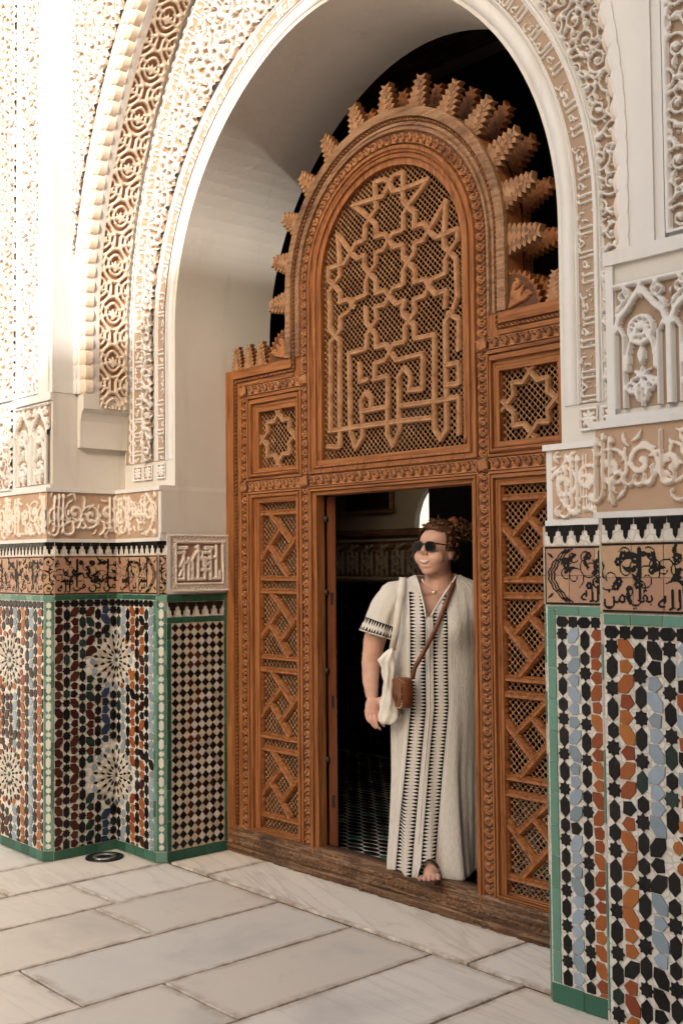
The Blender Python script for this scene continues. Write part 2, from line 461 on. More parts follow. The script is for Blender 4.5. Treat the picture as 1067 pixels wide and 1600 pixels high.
def inlay(name, cv, mapf, n, mat, parent):
    """flat print: only the drawn cells, as a thin skin"""
    U, V = np.meshgrid(cv.X, cv.Y)
    P = mapf(U, V, np.full(U.shape, n, np.float32)).reshape(-1, 3)
    ny, nx = cv.a.shape
    idx = np.arange(ny * nx).reshape(ny, nx)
    Q = np.stack([idx[:-1, :-1], idx[:-1, 1:], idx[1:, 1:], idx[1:, :-1]], -1).reshape(-1, 4)
    lvl = (cv.a[:-1, :-1] + cv.a[:-1, 1:] + cv.a[1:, 1:] + cv.a[1:, :-1]).ravel()
    Q = Q[lvl > 1.9]
    if not len(Q): return None
    used = np.unique(Q); rm = np.full(ny * nx, -1, np.int64); rm[used] = np.arange(len(used))
    return mobj(name, np_mesh(name, P[used], rm[Q], [mat]), parent)

# ---- Arabic lettering, shaped with presentation forms
_AR = {'ا': (0xFE8D, 2), 'ب': (0xFE8F, 4), 'ت': (0xFE95, 4), 'ح': (0xFEA1, 4), 'د': (0xFEA9, 2), 'ر': (0xFEAD, 2), 'ز': (0xFEAF, 2), 'س': (0xFEB1, 4),
       'ع': (0xFEC9, 4), 'ف': (0xFED1, 4), 'ق': (0xFED5, 4), 'ك': (0xFED9, 4), 'ل': (0xFEDD, 4), 'م': (0xFEE1, 4), 'ن': (0xFEE5, 4), 'ه': (0xFEE9, 4), 'و': (0xFEED, 2), 'ي': (0xFEF1, 4)}
def shape_ar(t):
    out = []
    for i, c in enumerate(t):
        if c not in _AR: out.append(c); continue
        base, nf = _AR[c]
        prev = i > 0 and t[i - 1] in _AR and _AR[t[i - 1]][1] == 4
        nxt = i + 1 < len(t) and t[i + 1] in _AR and nf == 4
        k = (3 if nxt else 1) if prev else (2 if nxt else 0)
        out.append(chr(base + (k if nf == 4 else min(k, 1))))
    return ''.join(reversed(out))
_TC = {}
def text_tris(t):
    if t in _TC: return _TC[t]
    c = bpy.data.curves.new('lettering', 'FONT'); c.body = shape_ar(t); c.resolution_u = 3
    o = bpy.data.objects.new('lettering', c); COL.objects.link(o)
    bpy.context.view_layer.update()
    dg = bpy.context.evaluated_depsgraph_get(); oe = o.evaluated_get(dg); me = oe.to_mesh(); me.calc_loop_triangles()
    V = np.array([v.co[:2] for v in me.vertices], float).reshape(-1, 2); T = [tuple(q.vertices) for q in me.loop_triangles]
    oe.to_mesh_clear(); bpy.data.objects.remove(o); bpy.data.curves.remove(c)
    _TC[t] = (V, T)
    return _TC[t]
def draw_text(cv, t, x0, x1, y0, y1, lv=1.0, tall=1.9, fat=0.0, flip=False):
    V, T = text_tris(t)
    if not len(V): return
    V = V.copy()
    y = V[:, 1]; V[:, 1] = np.where(y > .34, .34 + (y - .34) * tall, y)
    mn, mx = V.min(0), V.max(0)
    V = (V - mn) / (mx - mn)
    V[:, 0] = x0 + V[:, 0] * (x1 - x0); V[:, 1] = y0 + V[:, 1] * (y1 - y0)
    for tr in T: cv.poly([tuple(V[i]) for i in tr], lv)
    if fat:
        m = cv.a >= lv - 1e-6; k = int(round(fat / cv.dx))
        for _ in range(k):
            p = np.pad(m, 1); m = m | p[:-2, 1:-1] | p[2:, 1:-1] | p[1:-1, :-2] | p[1:-1, 2:]
        cv.a[m] = np.maximum(cv.a[m], lv)

# ------------------------------------------------------------------ tile shapes
def clip_poly(P, u0, u1, v0, v1):
    def cl(P, ins, cut):
        o = []
        for i in range(len(P)):
            p, q = P[i], P[(i + 1) % len(P)]
            if ins(p):
                o.append(p)
                if not ins(q): o.append(cut(p, q))
            elif ins(q): o.append(cut(p, q))
        return o
    for ax, lim, sg in ((0, u0, 1), (0, u1, -1), (1, v0, 1), (1, v1, -1)):
        if not P: return P
        P = cl(P, lambda p: sg * (p[ax] - lim) >= -1e-7, lambda p, q: tuple(p[k] + (q[k] - p[k]) * (lim - p[ax]) / (q[ax] - p[ax]) for k in (0, 1)))
    return P

_TM = {}
def tile_mesh(name, pts, mat, t=0.004, inset=0.0011):
    key = (tuple((round(x, 5), round(y, 5)) for x, y in pts), mat.name, t)
    if key in _TM: return _TM[key]
    n = len(pts); cx = sum(p[0] for p in pts) / n; cy = sum(p[1] for p in pts) / n
    ins = []
    for x, y in pts:
        L = math.hypot(x - cx, y - cy) + 1e-9; k = max(0, 1 - inset / L); ins.append((cx + (x - cx) * k, cy + (y - cy) * k))
    v = [(x, y, -.002) for x, y in pts] + [(x, y, t - .0009) for x, y in pts] + [(x, y, t) for x, y in ins]
    f = []
    for i in range(n):
        j = (i + 1) % n
        f.append((i, j, j + n, i + n)); f.append((i + n, j + n, j + 2 * n, i + 2 * n))
    f.append(tuple(range(2 * n, 3 * n)))
    me = bpy.data.meshes.new(name); me.from_pydata(v, [], f); me.materials.append(mat); me.update()
    _TM[key] = me
    return me

def star_pts(r, k=.74, n=8, a0=0.0):
    return [((r if i % 2 == 0 else r * k) * math.cos(a0 + math.pi * i / n), (r if i % 2 == 0 else r * k) * math.sin(a0 + math.pi * i / n)) for i in range(2 * n)]
def hex_pts(wd, h, k=.24): return [(0, h / 2), (-wd / 2, h * k), (-wd / 2, -h * k), (0, -h / 2), (wd / 2, -h * k), (wd / 2, h * k)]
def pent_pts(s): return [(-.52 * s, 0), (-.12 * s, .45 * s), (.42 * s, .36 * s), (.42 * s, -.36 * s), (-.12 * s, -.45 * s)]
def tilt_pts(wd, h): return [(-.5 * wd, -.46 * h), (.12 * wd, -.44 * h), (.5 * wd, -.02 * h), (.5 * wd, .46 * h), (-.12 * wd, .44 * h), (-.5 * wd, .02 * h)]
def mir(P): return [(-x, y) for x, y in reversed(P)]
def rotp(P, an):
    c, s = math.cos(an), math.sin(an)
    return [(x * c - y * s, x * s + y * c) for x, y in P]

class TilePanel:
    """one glazed panel: white ground, tiles set proud of it, everything parented to one thing"""
    def __init__(s, fr, label, loc, cat='tile panel', group=None, name='tile_panel'):
        s.fr = fr; s.root = thing(name, label, cat, loc, group); s.n = 0
    def ground(s, u0, u1, v0, v1, mat='ground_white', name='ground_tile', th=.008):
        mb = MB()
        F = s.fr
        P = [F.P(u0, v0, 0), F.P(u1, v0, 0), F.P(u1, v1, 0), F.P(u0, v1, 0)] + [F.P(u0, v0, -th), F.P(u1, v0, -th), F.P(u1, v1, -th), F.P(u0, v1, -th)]
        mb.add(P, [(0, 1, 2, 3), (4, 5, 1, 0), (5, 6, 2, 1), (6, 7, 3, 2), (7, 4, 0, 3)])
        return mb.build(name, M[mat], s.root)
    def tile(s, pts, u, v, mat, name, rot=0.0, jit=1.0, t=.004):
        me = tile_mesh(name, pts, M[mat], t)
        Mx = s.fr.at(u + RN.uniform(-.0011, .0011) * jit, v + RN.uniform(-.0011, .0011) * jit, RN.uniform(-.0005, .0007) * jit, rot + RN.uniform(-.05, .05) * jit, 1 + RN.uniform(-.05, .035) * jit)
        Mx = Mx @ Matrix.Rotation(RN.uniform(-.025, .025) * jit, 4, 'X') @ Matrix.Rotation(RN.uniform(-.025, .025) * jit, 4, 'Y')
        s.n += 1
        return mobj(name, me, s.root, Mx)
    def rects(s, u0, u1, v0, v1, L, mat, horiz=True, name='border_tile', gap=.0022, off=0.0, t=.004):
        x0, x1 = (u0, u1) if horiz else (v0, v1)
        if isinstance(mat, str): mat = [mat]
        p = x0 - off
        while p < x1 - .004:
            q0 = max(p, x0) + gap / 2; q1 = min(p + L * RN.uniform(.94, 1.06), x1) - gap / 2
            p = q1 + gap / 2
            if q1 - q0 < .004: continue
            if horiz: hw, hh, cu, cv_ = (q1 - q0) / 2, (v1 - v0) / 2 - gap / 2, (q0 + q1) / 2, (v0 + v1) / 2
            else: hw, hh, cu, cv_ = (u1 - u0) / 2 - gap / 2, (q1 - q0) / 2, (u0 + u1) / 2, (q0 + q1) / 2
            s.tile([(-hw, -hh), (hw, -hh), (hw, hh), (-hw, hh)], cu, cv_, RN.choice(mat), name, 0, .35, t)
    def merlons(s, u0, u1, v0, v1, L, off=0.0, mat='black'):
        n = max(1, round((u1 - u0) / L)); L = (u1 - u0) / n; h = (v1 - v0)
        for i in range(n):
            P = [(-.48 * L, .5 * h), (-.46 * L, .2 * h), (-.30 * L, .18 * h), (-.28 * L, -.06 * h), (-.14 * L, -.08 * h), (-.12 * L, -.36 * h), (0, -.5 * h),
                 (.12 * L, -.36 * h), (.14 * L, -.08 * h), (.28 * L, -.06 * h), (.30 * L, .18 * h), (.46 * L, .2 * h), (.48 * L, .5 * h)]
            s.tile(P, u0 + (i + .5) * L, (v0 + v1) / 2, mat, 'merlon_tile', 0, .5)
    def clipped(s, pts, u, v, rot, mat, name, B):
        P = [(x + u, y + v) for x, y in rotp(pts, rot)]
        if all(B[0] <= x <= B[1] and B[2] <= y <= B[3] for x, y in P): return s.tile(pts, u, v, mat, name, rot)
        Q = clip_poly(P, *B)
        if len(Q) < 3: return
        ar = abs(sum(Q[i][0] * Q[(i + 1) % len(Q)][1] - Q[(i + 1) % len(Q)][0] * Q[i][1] for i in range(len(Q)))) / 2
        if ar < 6e-5: return
        cx = sum(q[0] for q in Q) / len(Q); cy = sum(q[1] for q in Q) / len(Q)
        s.tile([(x - cx, y - cy) for x, y in Q], cx, cy, mat, name, 0, .3)
    def zellige(s, u0, u1, v0, v1, p, cols, ros=(), seed=1, start=0, k=1.0, top=True):
        """columns of black stars and lozenges between columns of coloured pieces; rosettes cut out of it"""
        r = random.Random(seed); B = (u0 + .001, u1 - .001, v0 + .001, v1 - .001)
        sc_ = p / .0445
        def free(u, v):
            return all(math.hypot(u - ru, v - rv) > rr + .008 for ru, rv, rr, _ in ros)
        vt = v1
        if top:
            u = u0 + p * .5; i = 0
            vt = v1 - .034 * sc_
            while u < u1 + .02:
                if i % 2 == 0: s.clipped(hex_pts(.034 * sc_, .056 * sc_), u, v1 - .018 * sc_, math.pi / 2, 'black', 'lozenge_tile', B)
                else: s.clipped(star_pts(.0225 * sc_), u, v1 - .018 * sc_, 0, 'black', 'star_tile', B)
                u += p * .98; i += 1
        ci = start; u = u0 + p * .5
        while u < u1 + .012:
            v = vt - .002; first = True
            if ci % 2 == 0:
                seq = [('star', .043), ('hexL', .067), ('hexS', .048)]
                q = 0 if ci % 4 == 0 else 1
                if ci % 4 == 2: v -= .006
                while v > v0 - .01:
                    kind, h = seq[q % 3]; q += 1
                    if kind == 'hexS' and r.random() < .35: continue
                    h *= sc_ * k; cv_ = v - h / 2; v -= h + .0015
                    if not free(u, cv_): continue
                    bm = 'black_chip' if r.random() < .07 else ('pine' if r.random() < .08 else 'black')
                    if kind == 'star': s.clipped(star_pts(.0235 * sc_), u, cv_, 0, bm, 'star_tile', B)
                    else: s.clipped(hex_pts(.0345 * sc_, h * 1.0), u, cv_, 0, bm, 'lozenge_tile', B)
            else:
                base = cols[(ci // 2) % len(cols)]; last = 0; tl = 1
                while v > v0 - .01:
                    kind = 'tilt' if r.random() < .52 else 'pent'
                    if last >= 2: kind = 'pent'
                    elif last <= -2: kind = 'tilt'
                    last = (max(0, last) + 1) if kind == 'tilt' else (min(0, last) - 1)
                    h = (.052 if kind == 'tilt' else .040) * sc_ * k; cv_ = v - h / 2; v -= h + .0015
                    if not free(u, cv_): continue
                    mt = base
                    if isinstance(base, (tuple, list)): mt = r.choice(base)
                    if r.random() < .06: mt = 'black'
                    if mt == 'rust' and r.random() < .1: mt = 'rust_chip'
                    if kind == 'tilt':
                        tl = -tl if r.random() < .6 else tl
                        P = tilt_pts(.0475 * sc_, .0555 * sc_ * k)
                        s.clipped(P if tl > 0 else mir(P), u, cv_, r.uniform(-.06, .06), mt, 'slanted_tile', B)
                    else:
                        P = pent_pts(.0445 * sc_)
                        s.clipped(P if r.random() < .5 else mir(P), u + r.uniform(-.002, .002), cv_, r.uniform(-.12, .12), mt, 'drop_tile', B)
            u += p; ci += 1
        for ru, rv, rr, oc in ros:
            q = rr / .165
            s.clipped(star_pts(.014 * q), ru, rv, 0, 'green_dark', 'star_tile', B)
            rings = [(.017, .030, .043, .11, 'white', 'petal_tile', 0), (.032, .046, .064, .085, 'black', 'petal_tile', .5), (.056, .072, .090, .10, ('white', 'cream'), 'petal_tile', 0),
                     (.074, .090, .108, .075, 'black', 'arrow_tile', .5), (.096, .112, .130, .085, ('white', 'cream', 'white'), 'petal_tile', 0), (.118, .134, .150, .062, 'black', 'arrow_tile', .5), (.131, .148, .167, .088, oc, 'petal_tile', 0)]
            for r0, rm, r1, hw, mt, nm, ph in rings:
                n = 16
                for i in range(n):
                    an = 2 * math.pi * (i + ph) / n
                    mm = r.choice(mt) if isinstance(mt, (tuple, list)) else mt
                    if nm == 'arrow_tile': P = [(r0 + .006, 0), (r0, hw * .5 * rm), (rm, hw * rm), (r1, 0), (rm, -hw * rm), (r0, -hw * .5 * rm)]
                    else: P = [(r0, 0), (rm, -hw * rm * 1.45), (r1 - .006, -hw * rm * 1.0), (r1, 0), (r1 - .006, hw * rm * 1.0), (rm, hw * rm * 1.45)]
                    P = [(x * q, y * q) for x, y in P]; cx = rm * q
                    P = [(x - cx, y) for x, y in P]
                    s.clipped(P, ru + cx * math.cos(an), rv + cx * math.sin(an), an, mm, nm, B)
# ------------------------------------------------------------------ ground and paving
mb = MB(); mb.add([(-150, -150, -.03), (150, -150, -.03), (150, 150, -.03), (-150, 150, -.03)], [(0, 1, 2, 3)])
ground = tag(mb.build('ground', M['marble']), kind='structure')
floor = thing('floor', None, None, (0, 0, 0)); tag(floor, kind='structure')
mb = MB(); mb.add([(-7, -9, -.011), (7, -9, -.011), (7, .9, -.011), (-7, .9, -.011)], [(0, 1, 2, 3)])
mb.build('joint_bed', M['joint'], floor)

def slab(x0, x1, y0, y1, dz=None):
    g = RN.uniform(.0038, .0072); x0 += g; x1 -= g; y0 += g; y1 -= g
    dz = RN.uniform(-.0015, .0015) if dz is None else dz
    t = .0025; q = lambda: RN.uniform(-.0022, .0022)
    nx = max(2, int((x1 - x0) / .12)); ny = max(2, int((y1 - y0) / .12))
    ring = [(x0 + (x1 - x0) * i / nx, y0) for i in range(nx)] + [(x1, y0 + (y1 - y0) * i / ny) for i in range(ny)] + [(x1 - (x1 - x0) * i / nx, y1) for i in range(nx)] + [(x0, y1 - (y1 - y0) * i / ny) for i in range(ny)]
    cx, cy = (x0 + x1) / 2, (y0 + y1) / 2
    out = [(x + q(), y + q()) for x, y in ring]
    ins = [(x - math.copysign(min(t, abs(x - cx)), x - cx), y - math.copysign(min(t, abs(y - cy)), y - cy)) for x, y in out]
    n = len(out); q2 = .035
    in2 = [(x - math.copysign(min(q2, abs(x - cx) * .6), x - cx) * RN.uniform(.5, 1.3), y - math.copysign(min(q2, abs(y - cy) * .6), y - cy) * RN.uniform(.5, 1.3)) for x, y in ins]
    v = [(x - cx, y - cy, -.03) for x, y in out] + [(x - cx, y - cy, dz - .0022) for x, y in out] + [(x - cx, y - cy, dz) for x, y in ins] + [(x - cx, y - cy, dz) for x, y in in2]
    f = []
    for i in range(n):
        j = (i + 1) % n; f += [(i, j, j + n, i + n), (i + n, j + n, j + 2 * n, i + 2 * n), (i + 2 * n, j + 2 * n, j + 3 * n, i + 3 * n)]
    f.append(tuple(range(3 * n, 4 * n)))
    me = bpy.data.meshes.new('slab'); me.from_pydata(v, [], f); me.materials.append(M['marble']); me.update()
    at = me.attributes.new('edge_dirt', 'FLOAT', 'POINT'); at.data.foreach_set('value', [1.0] * (3 * n) + [0.0] * n)
    return mobj('slab', me, floor, Matrix.Translation((cx, cy, 0)))

XL = [-6.2, -5.7, -5.25, -4.78, -4.32, -3.85, -3.4, -2.93, -2.46, -2.0, -1.5, -1.0, -.43, -.005, .42, .905, 1.385, 1.84, 2.29, 2.76, 3.22, 3.7, 4.15, 4.6, 5.1, 5.6, 6.1, 6.6]
CUT = {12: [-.40], 13: [-.10], 14: [-.21], 15: [-.80], 16: [-.48], 17: [-1.05], 11: [-.62], 18: [-.7]}
for i in range(len(XL) - 1):
    x0, x1 = XL[i], XL[i + 1]
    top = .405 if (-.45 < x0 < 2.96) else .0
    if -.02 < x0 < 2.4: top = .443
    cuts = CUT.get(i, [RN.uniform(-1.0, -.3)])
    y = cuts[0]; ys = [top, y]
    while y > -8.5:
        y -= RN.choice([.72, .85, 1.0, 1.15]); ys.append(y)
    for k in range(len(ys) - 1): slab(x0, x1, ys[k + 1], ys[k])
slab(.0, .325, .458, .83); slab(.325, 2.0, .458, .83, .001); slab(2.0, 2.44, .458, .83)

# ------------------------------------------------------------------ the arched wall (solid plaster body)
wall = thing('arched_wall', 'white plaster wall with a tall inner arch inside a scalloped outer arch', 'wall', (XC, YB, 0))
def mirx(x): return 2.455 - x
def lay(poly, z0, z1, name, mat='plaster'):
    m_ = MB(); m_.plan(poly, z0, z1); return m_.build(name, M[mat], wall)
lay([(-5, .008), (a - w - .003, .008), (a - .008, w + .003), (a - .008, b + .008), (-w - .003, b + .008), (-.008, b + w + .003), (-.008, YB), (-5, YB)], -.02, Z3, 'pier')
lay([(e + .006 - .02, YB), (e + .006 - .02, b + .03), (e + .006, b + .008), (A2 + .006 - .02, b + .008), (A2 + .006 - .02, .03), (A2 + .006, .008), (7, .008), (7, YB)], -.02, Z3, 'pier')
def ledge(z0, z1, o, name='ledge'):
    lay([(-5, .004 - o), (-.44 + o, .004 - o), (-.44 + o, b + .004 - o), (-.003 + o * .6, b + .004 - o), (-.003 + o * .6, YB), (-5, YB)], z0, z1, name)
    lay([(e + .008 - o * .6, YB), (e + .008 - o * .6, b + .004 - o), (A2 - .02 - o, b + .004 - o), (A2 - .02 - o, .004 - o), (7, .004 - o), (7, YB)], z0, z1, name)
ledge(Z3 + .001, 1.644, .007)
ledge(1.644, 1.887, 0.0, 'frieze_block')
ledge(1.887, 1.908, .012)
lay([(-5, .06), (-.49, .06), (-.49, YU), (0, YU), (0, YB), (-5, YB)], 1.908, 2.415, 'pier_block', 'plaster_plain')
lay([(2.455, YB), (2.455, YU), (2.96, YU), (2.96, .06), (7, .06), (7, YB)], 1.908, 2.415, 'pier_block', 'plaster_plain')

def inner_curve(n=64, z0=2.415):
    P = [(0, z0), (0, 2.55)]
    for i in range(n + 1):
        t = math.pi * i / n; s_ = math.sin(t)
        P.append((XC - 1.2275 * math.cos(t), 2.715 + 1.235 * s_ + .05 * s_ ** 6))
    return P + [(2.455, 2.55), (2.455, z0)]
def pointed(X0, Rr, zc, z0=2.415, n=28):
    cx = X0 + Rr; L = [(X0, z0), (X0, (z0 + zc) / 2)]
    tm = math.acos((cx - XC) / Rr)
    for i in range(n + 1):
        t = tm * i / n; L.append((cx - Rr * math.cos(t), zc + Rr * math.sin(t)))
    return L + [(mirx(x), z) for x, z in reversed(L[:-1])]
def arch_layer(C, y0, y1, name, mat, xl=-5, xr=7, zt=8.0):
    z0 = C[0][1]
    def bd(p):
        dx, dz = p[0] - XC, max(0, p[1] - z0)
        ts = []
        if dx < 0: ts.append(((xl - XC) / dx, 'L'))
        if dx > 0: ts.append(((xr - XC) / dx, 'R'))
        if dz > 0: ts.append(((zt - z0) / dz, 'T'))
        t, sd = min(ts); return (XC + dx * t, z0 + dz * t), sd
    B_ = [bd(p) for p in C]; n = len(C); m_ = MB()
    V = [(x, y0, z) for x, z in C] + [(q[0], y0, q[1]) for q, _ in B_] + [(x, y1, z) for x, z in C] + [(q[0], y1, q[1]) for q, _ in B_]
    F = []
    for i in range(n - 1):
        F += [(i, i + n, i + n + 1, i + 1)[::-1], (i + 2 * n, i + 3 * n, i + 3 * n + 1, i + 2 * n + 1), (i, i + 1, i + 1 + 2 * n, i + 2 * n)[::-1]]
    m_.add(V, F)
    for i in range(n - 1):
        s0, s1 = B_[i][1], B_[i + 1][1]
        if s0 != s1:
            c = (xl if 'L' in (s0, s1) else xr, zt)
            for y in (y0, y1): m_.add([(B_[i][0][0], y, B_[i][0][1]), (c[0], y, c[1]), (B_[i + 1][0][0], y, B_[i + 1][0][1])], [(0, 1, 2)])
    m_.add([(xl, y0, zt), (xr, y0, zt), (xr, y1, zt), (xl, y1, zt)], [(0, 1, 2, 3)])
    return m_.build(name, M[mat], wall)
IC = inner_curve()
arch_layer(IC, YU, YB, 'inner_arch', 'plaster_plain')
SOF = pointed(-.43, 2.5, 2.75); FRO = pointed(-.485, 2.56, 2.75)
arch_layer(SOF, .258, YU - .002, 'outer_arch', 'plaster')
arch_layer(FRO, YS, .2575, 'spandrel', 'plaster')
for x0, x1 in ((-.645, -.487), (3.06, 3.16)):
    m_ = MB(); m_.box(x0, x1, .055, YS, 2.416, 8); m_.box(x0 + .03, x1 - .03, .047, .055, 2.416, 8); m_.build('pilaster', M['plaster'], wall)
m_ = MB(); m_.box(-5, -.645, .095, YS, 2.416, 8); m_.build('field', M['plaster'], wall)
m_ = MB(); m_.box(3.16, 7, .075, YS, 2.416, 8); m_.build('field', M['plaster'], wall)
# corbels under the springing of the scalloped arch
for sgn in (1, -1):
    P = [(-.492, 2.13), (-.462, 2.13), (-.462, 2.20), (-.458, 2.27), (-.446, 2.315), (-.425, 2.335), (-.425, 2.415), (-.492, 2.415)]
    if sgn < 0: P = [(mirx(x), z) for x, z in reversed(P)]
    n = len(P); m_ = MB()
    m_.add([(x, .205, z) for x, z in P] + [(x, .492, z) for x, z in P], [(i, (i + 1) % n, (i + 1) % n + n, i + n) for i in range(n)] + [tuple(range(n))[::-1], tuple(range(n, 2 * n))])
    m_.build('corbel', M['plaster_plain'], wall)

# lobes of the scalloped edge, each carved in two tiers
def resample(P, step):
    P = np.array(P); L = np.r_[0, np.cumsum(np.hypot(*np.diff(P, axis=0).T))]; n = max(2, int(L[-1] / step)) + 1; s_ = np.linspace(0, L[-1], n)
    return np.stack([np.interp(s_, L, P[:, 0]), np.interp(s_, L, P[:, 1])], 1), s_
def half(C, left=True):
    k = [p for p in C if (p[0] <= XC + 1e-6 if left else p[0] >= XC - 1e-6)]
    return k if left else k[::-1]
for left in (True, False):
    A_, _ = resample(half(FRO, left), .011); S_, _ = resample(half(SOF, left), .011)
    nl = min(len(A_), len(S_)); per = 7
    for q in range(0, nl - per - 1, per):
        V = []; cols_ = 11
        for i in range(per + 1):
            t = i / per; bl = math.sin(math.pi * t) ** .6
            ax, az = A_[q + i]; sx, sz = S_[q + i]
            dx, dz = sx - ax, sz - az; L = math.hypot(dx, dz) + 1e-9; dx /= L; dz /= L
            prof = [(-.016, -.004), (-.014 - .004 * bl, .006), (-.002 + .006 * bl, .008), (.000 + .007 * bl, .001), (.010 + .008 * bl, .0015), (.013 + .010 * bl, -.006), (.028 + .008 * bl, -.012), (.034 + .016 * bl, -.024), (.046 + .016 * bl, -.034), (.050 + .018 * bl, -.074), (.044, -.078)]
            for o, n_ in prof: V.append((ax + dx * o, YS - n_, az + dz * o))
        F = [(i * cols_ + j, i * cols_ + j + 1, (i + 1) * cols_ + j + 1, (i + 1) * cols_ + j) for i in range(per) for j in range(cols_ - 1)]
        if not left: F = [f_[::-1] for f_ in F]
        if V[0][2] > 5.4: continue
        m_ = MB(); m_.add(V, F); m_.m = [1 if (k_ % (cols_ - 1)) >= 6 else 0 for k_ in range(len(F))]; m_.build('scallop', [M['plaster'], M['soffit_raised']], wall)  # chamfer faces take the soffit tan, putting shade under each lobe into the colour

# ------------------------------------------------------------------ carved stucco on the wall
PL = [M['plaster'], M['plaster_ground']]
FA, FB, FC, FD = Fr((0, 0, 0), (1, 0)), Fr((a, 0, 0), (0, 1)), Fr((0, b, 0), (1, 0)), Fr((0, b, 0), (0, 1))
def flatY(x0, z0, Y):
    return lambda U, V, H: np.stack([U + x0, Y - H, V + z0], -1)
def path_map(path, Y, off, sgn, s0=0.0):
    """u runs along the path, v away from it"""
    P, S = resample(path, .01); T = np.gradient(P, axis=0); T /= np.linalg.norm(T, axis=1)[:, None] + 1e-9
    Nn = np.stack([-T[:, 1], T[:, 0]], 1) * sgn
    def f(U, V, H):
        u = U + s0
        x = np.interp(u, S, P[:, 0]); z = np.interp(u, S, P[:, 1]); nx = np.interp(u, S, Nn[:, 0]); nz = np.interp(u, S, Nn[:, 1])
        return np.stack([x + nx * (off + V), Y - H, z + nz * (off + V)], -1)
    return f, S[-1]
def inscription(cv, words, seed, margin=.06, fat=0.0, tall=1.6, vines=True):
    r = random.Random(seed); x = cv.W - cv.H * .05
    while x > cv.H * .3:
        t = r.choice(words); L = cv.H * (.42 * len(t.replace(' ', '')) + .2)
        x0 = max(cv.H * .05, x - L)
        draw_text(cv, t, x0, x, cv.H * .1, cv.H * .92, 1.0, tall, fat)
        x = x0 - cv.H * .12
    if vines:
        for q in range(int(cv.W / cv.H * 9)):
            X, Y = r.uniform(0, cv.W), r.uniform(.1, .9) * cv.H
            if cv.free(X, Y, cv.H * .05): cv.leaf(X, Y, r.uniform(0, 6.3), cv.H * .2, cv.H * .035, r.uniform(-2, 2), .7)
    cv.rect(0, cv.W, 0, cv.H * margin); cv.rect(0, cv.W, cv.H * (1 - margin), cv.H)

icl = [(0, 2.05)] + IC[1:66]                      # inner arch, from the foot on the one side up past the crown
icr = [(2.455, 2.05)] + IC[::-1][1:66]
W1, W2 = ['الملك لله', 'العز لله', 'الحمد لله'], ['البقا لله', 'الملك لله']
# flat archivolt mouldings
for path, sg in ((icl, 1), (icr, -1)):
    for o0, o1, hh in ((.018, .070, .004), (.076, .083, .007), (.160, .172, .010), (.176, .182, .006)):
        f_, L = path_map(path, YU, o0, sg); L = min(L, 2.605)
        cv = Cv(L, o1 - o0, .02); cv.a[:] = 0; U, V = np.meshgrid(cv.X, np.array([0, 0, o1 - o0, o1 - o0]))
        P = f_(U, V, np.array([-.002, hh, hh, -.002])[:, None] + 0 * U); ny, nx = U.shape; idx = np.arange(ny * nx).reshape(ny, nx)
        Q = np.stack([idx[:-1, :-1], idx[:-1, 1:], idx[1:, 1:], idx[1:, :-1]], -1).reshape(-1, 4)
        mobj('moulding', np_mesh('moulding', P, Q, [M['plaster']]), wall)
f_, L = path_map(icl, YU, .085, 1); cv = Cv(2.60, .073, .0034); inscription(cv, W1, 3, .05, .0, 1.5); relief('inscription_band', cv, f_, .011, PL, wall)
f_, L = path_map(icr, YU, .085, -1); cv = Cv(2.3, .073, .0026); inscription(cv, ['الملك لله', 'العز لله'], 4, .05, .0, 1.5); cv.a = cv.a[:, ::-1].copy(); relief('inscription_band', cv, f_, .012, PL, wall)
# outer inscription band and its row of small arches, parallel to the scalloped arch
oc = half(pointed(-.395, 2.47, 2.75, 2.05), True)
f_, L = path_map(oc, YU, 0, -1); cv = Cv(2.75, .085, .0036); inscription(cv, W2, 5, .05, .0, 1.5); relief('inscription_band', cv, f_, .010, PL, wall)
f_, L = path_map(oc, YU, .012, 1); cv = Cv(2.6, .075, .005)
for k in range(int(2.6 / .058)): cv.ring(.029 + k * .058, .0, .027, .007, 1, 14, 0, math.pi)
cv.rect(0, 2.6, .066, .075); relief('arcade_border', cv, f_, .007, PL, wall)
# scrollwork between the two bands
def inner_r(x, z): return np.where(z < 2.715, np.abs(x - XC), np.hypot(x - XC, (z - 2.715) * .985))
def outer_ok(x, z, X0, Rr):
    xx = np.where(x < XC, x, 2.455 - x)
    return np.where(z < 2.75, xx > X0, np.hypot(xx - X0 - Rr, z - 2.75) < Rr)
x0, z0 = -.30, 2.05
cv = Cv(1.35, 2.65, .0042)
reg = lambda x, y, m: (inner_r(np.float64(x + x0), np.float64(y + z0)) > 1.405 - m) and bool(outer_ok(np.float64(x + x0), np.float64(y + z0), -.295 - m, 2.37 + m))
arab(cv, .115, 21, .95, 1.2, reg)
keep = lambda U, V: (inner_r(U + x0, V + z0) > 1.42) & outer_ok(U + x0, V + z0, -.297, 2.37)
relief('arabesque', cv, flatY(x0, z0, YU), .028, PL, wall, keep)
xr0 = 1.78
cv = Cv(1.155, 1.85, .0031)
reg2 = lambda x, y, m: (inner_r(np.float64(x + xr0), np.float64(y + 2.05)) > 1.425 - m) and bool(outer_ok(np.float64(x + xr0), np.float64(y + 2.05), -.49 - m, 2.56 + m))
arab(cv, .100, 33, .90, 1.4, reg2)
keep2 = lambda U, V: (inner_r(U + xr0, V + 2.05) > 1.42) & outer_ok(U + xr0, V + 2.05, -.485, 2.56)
relief('arabesque', cv, flatY(xr0, 2.05, YU), .024, PL, wall, keep2)
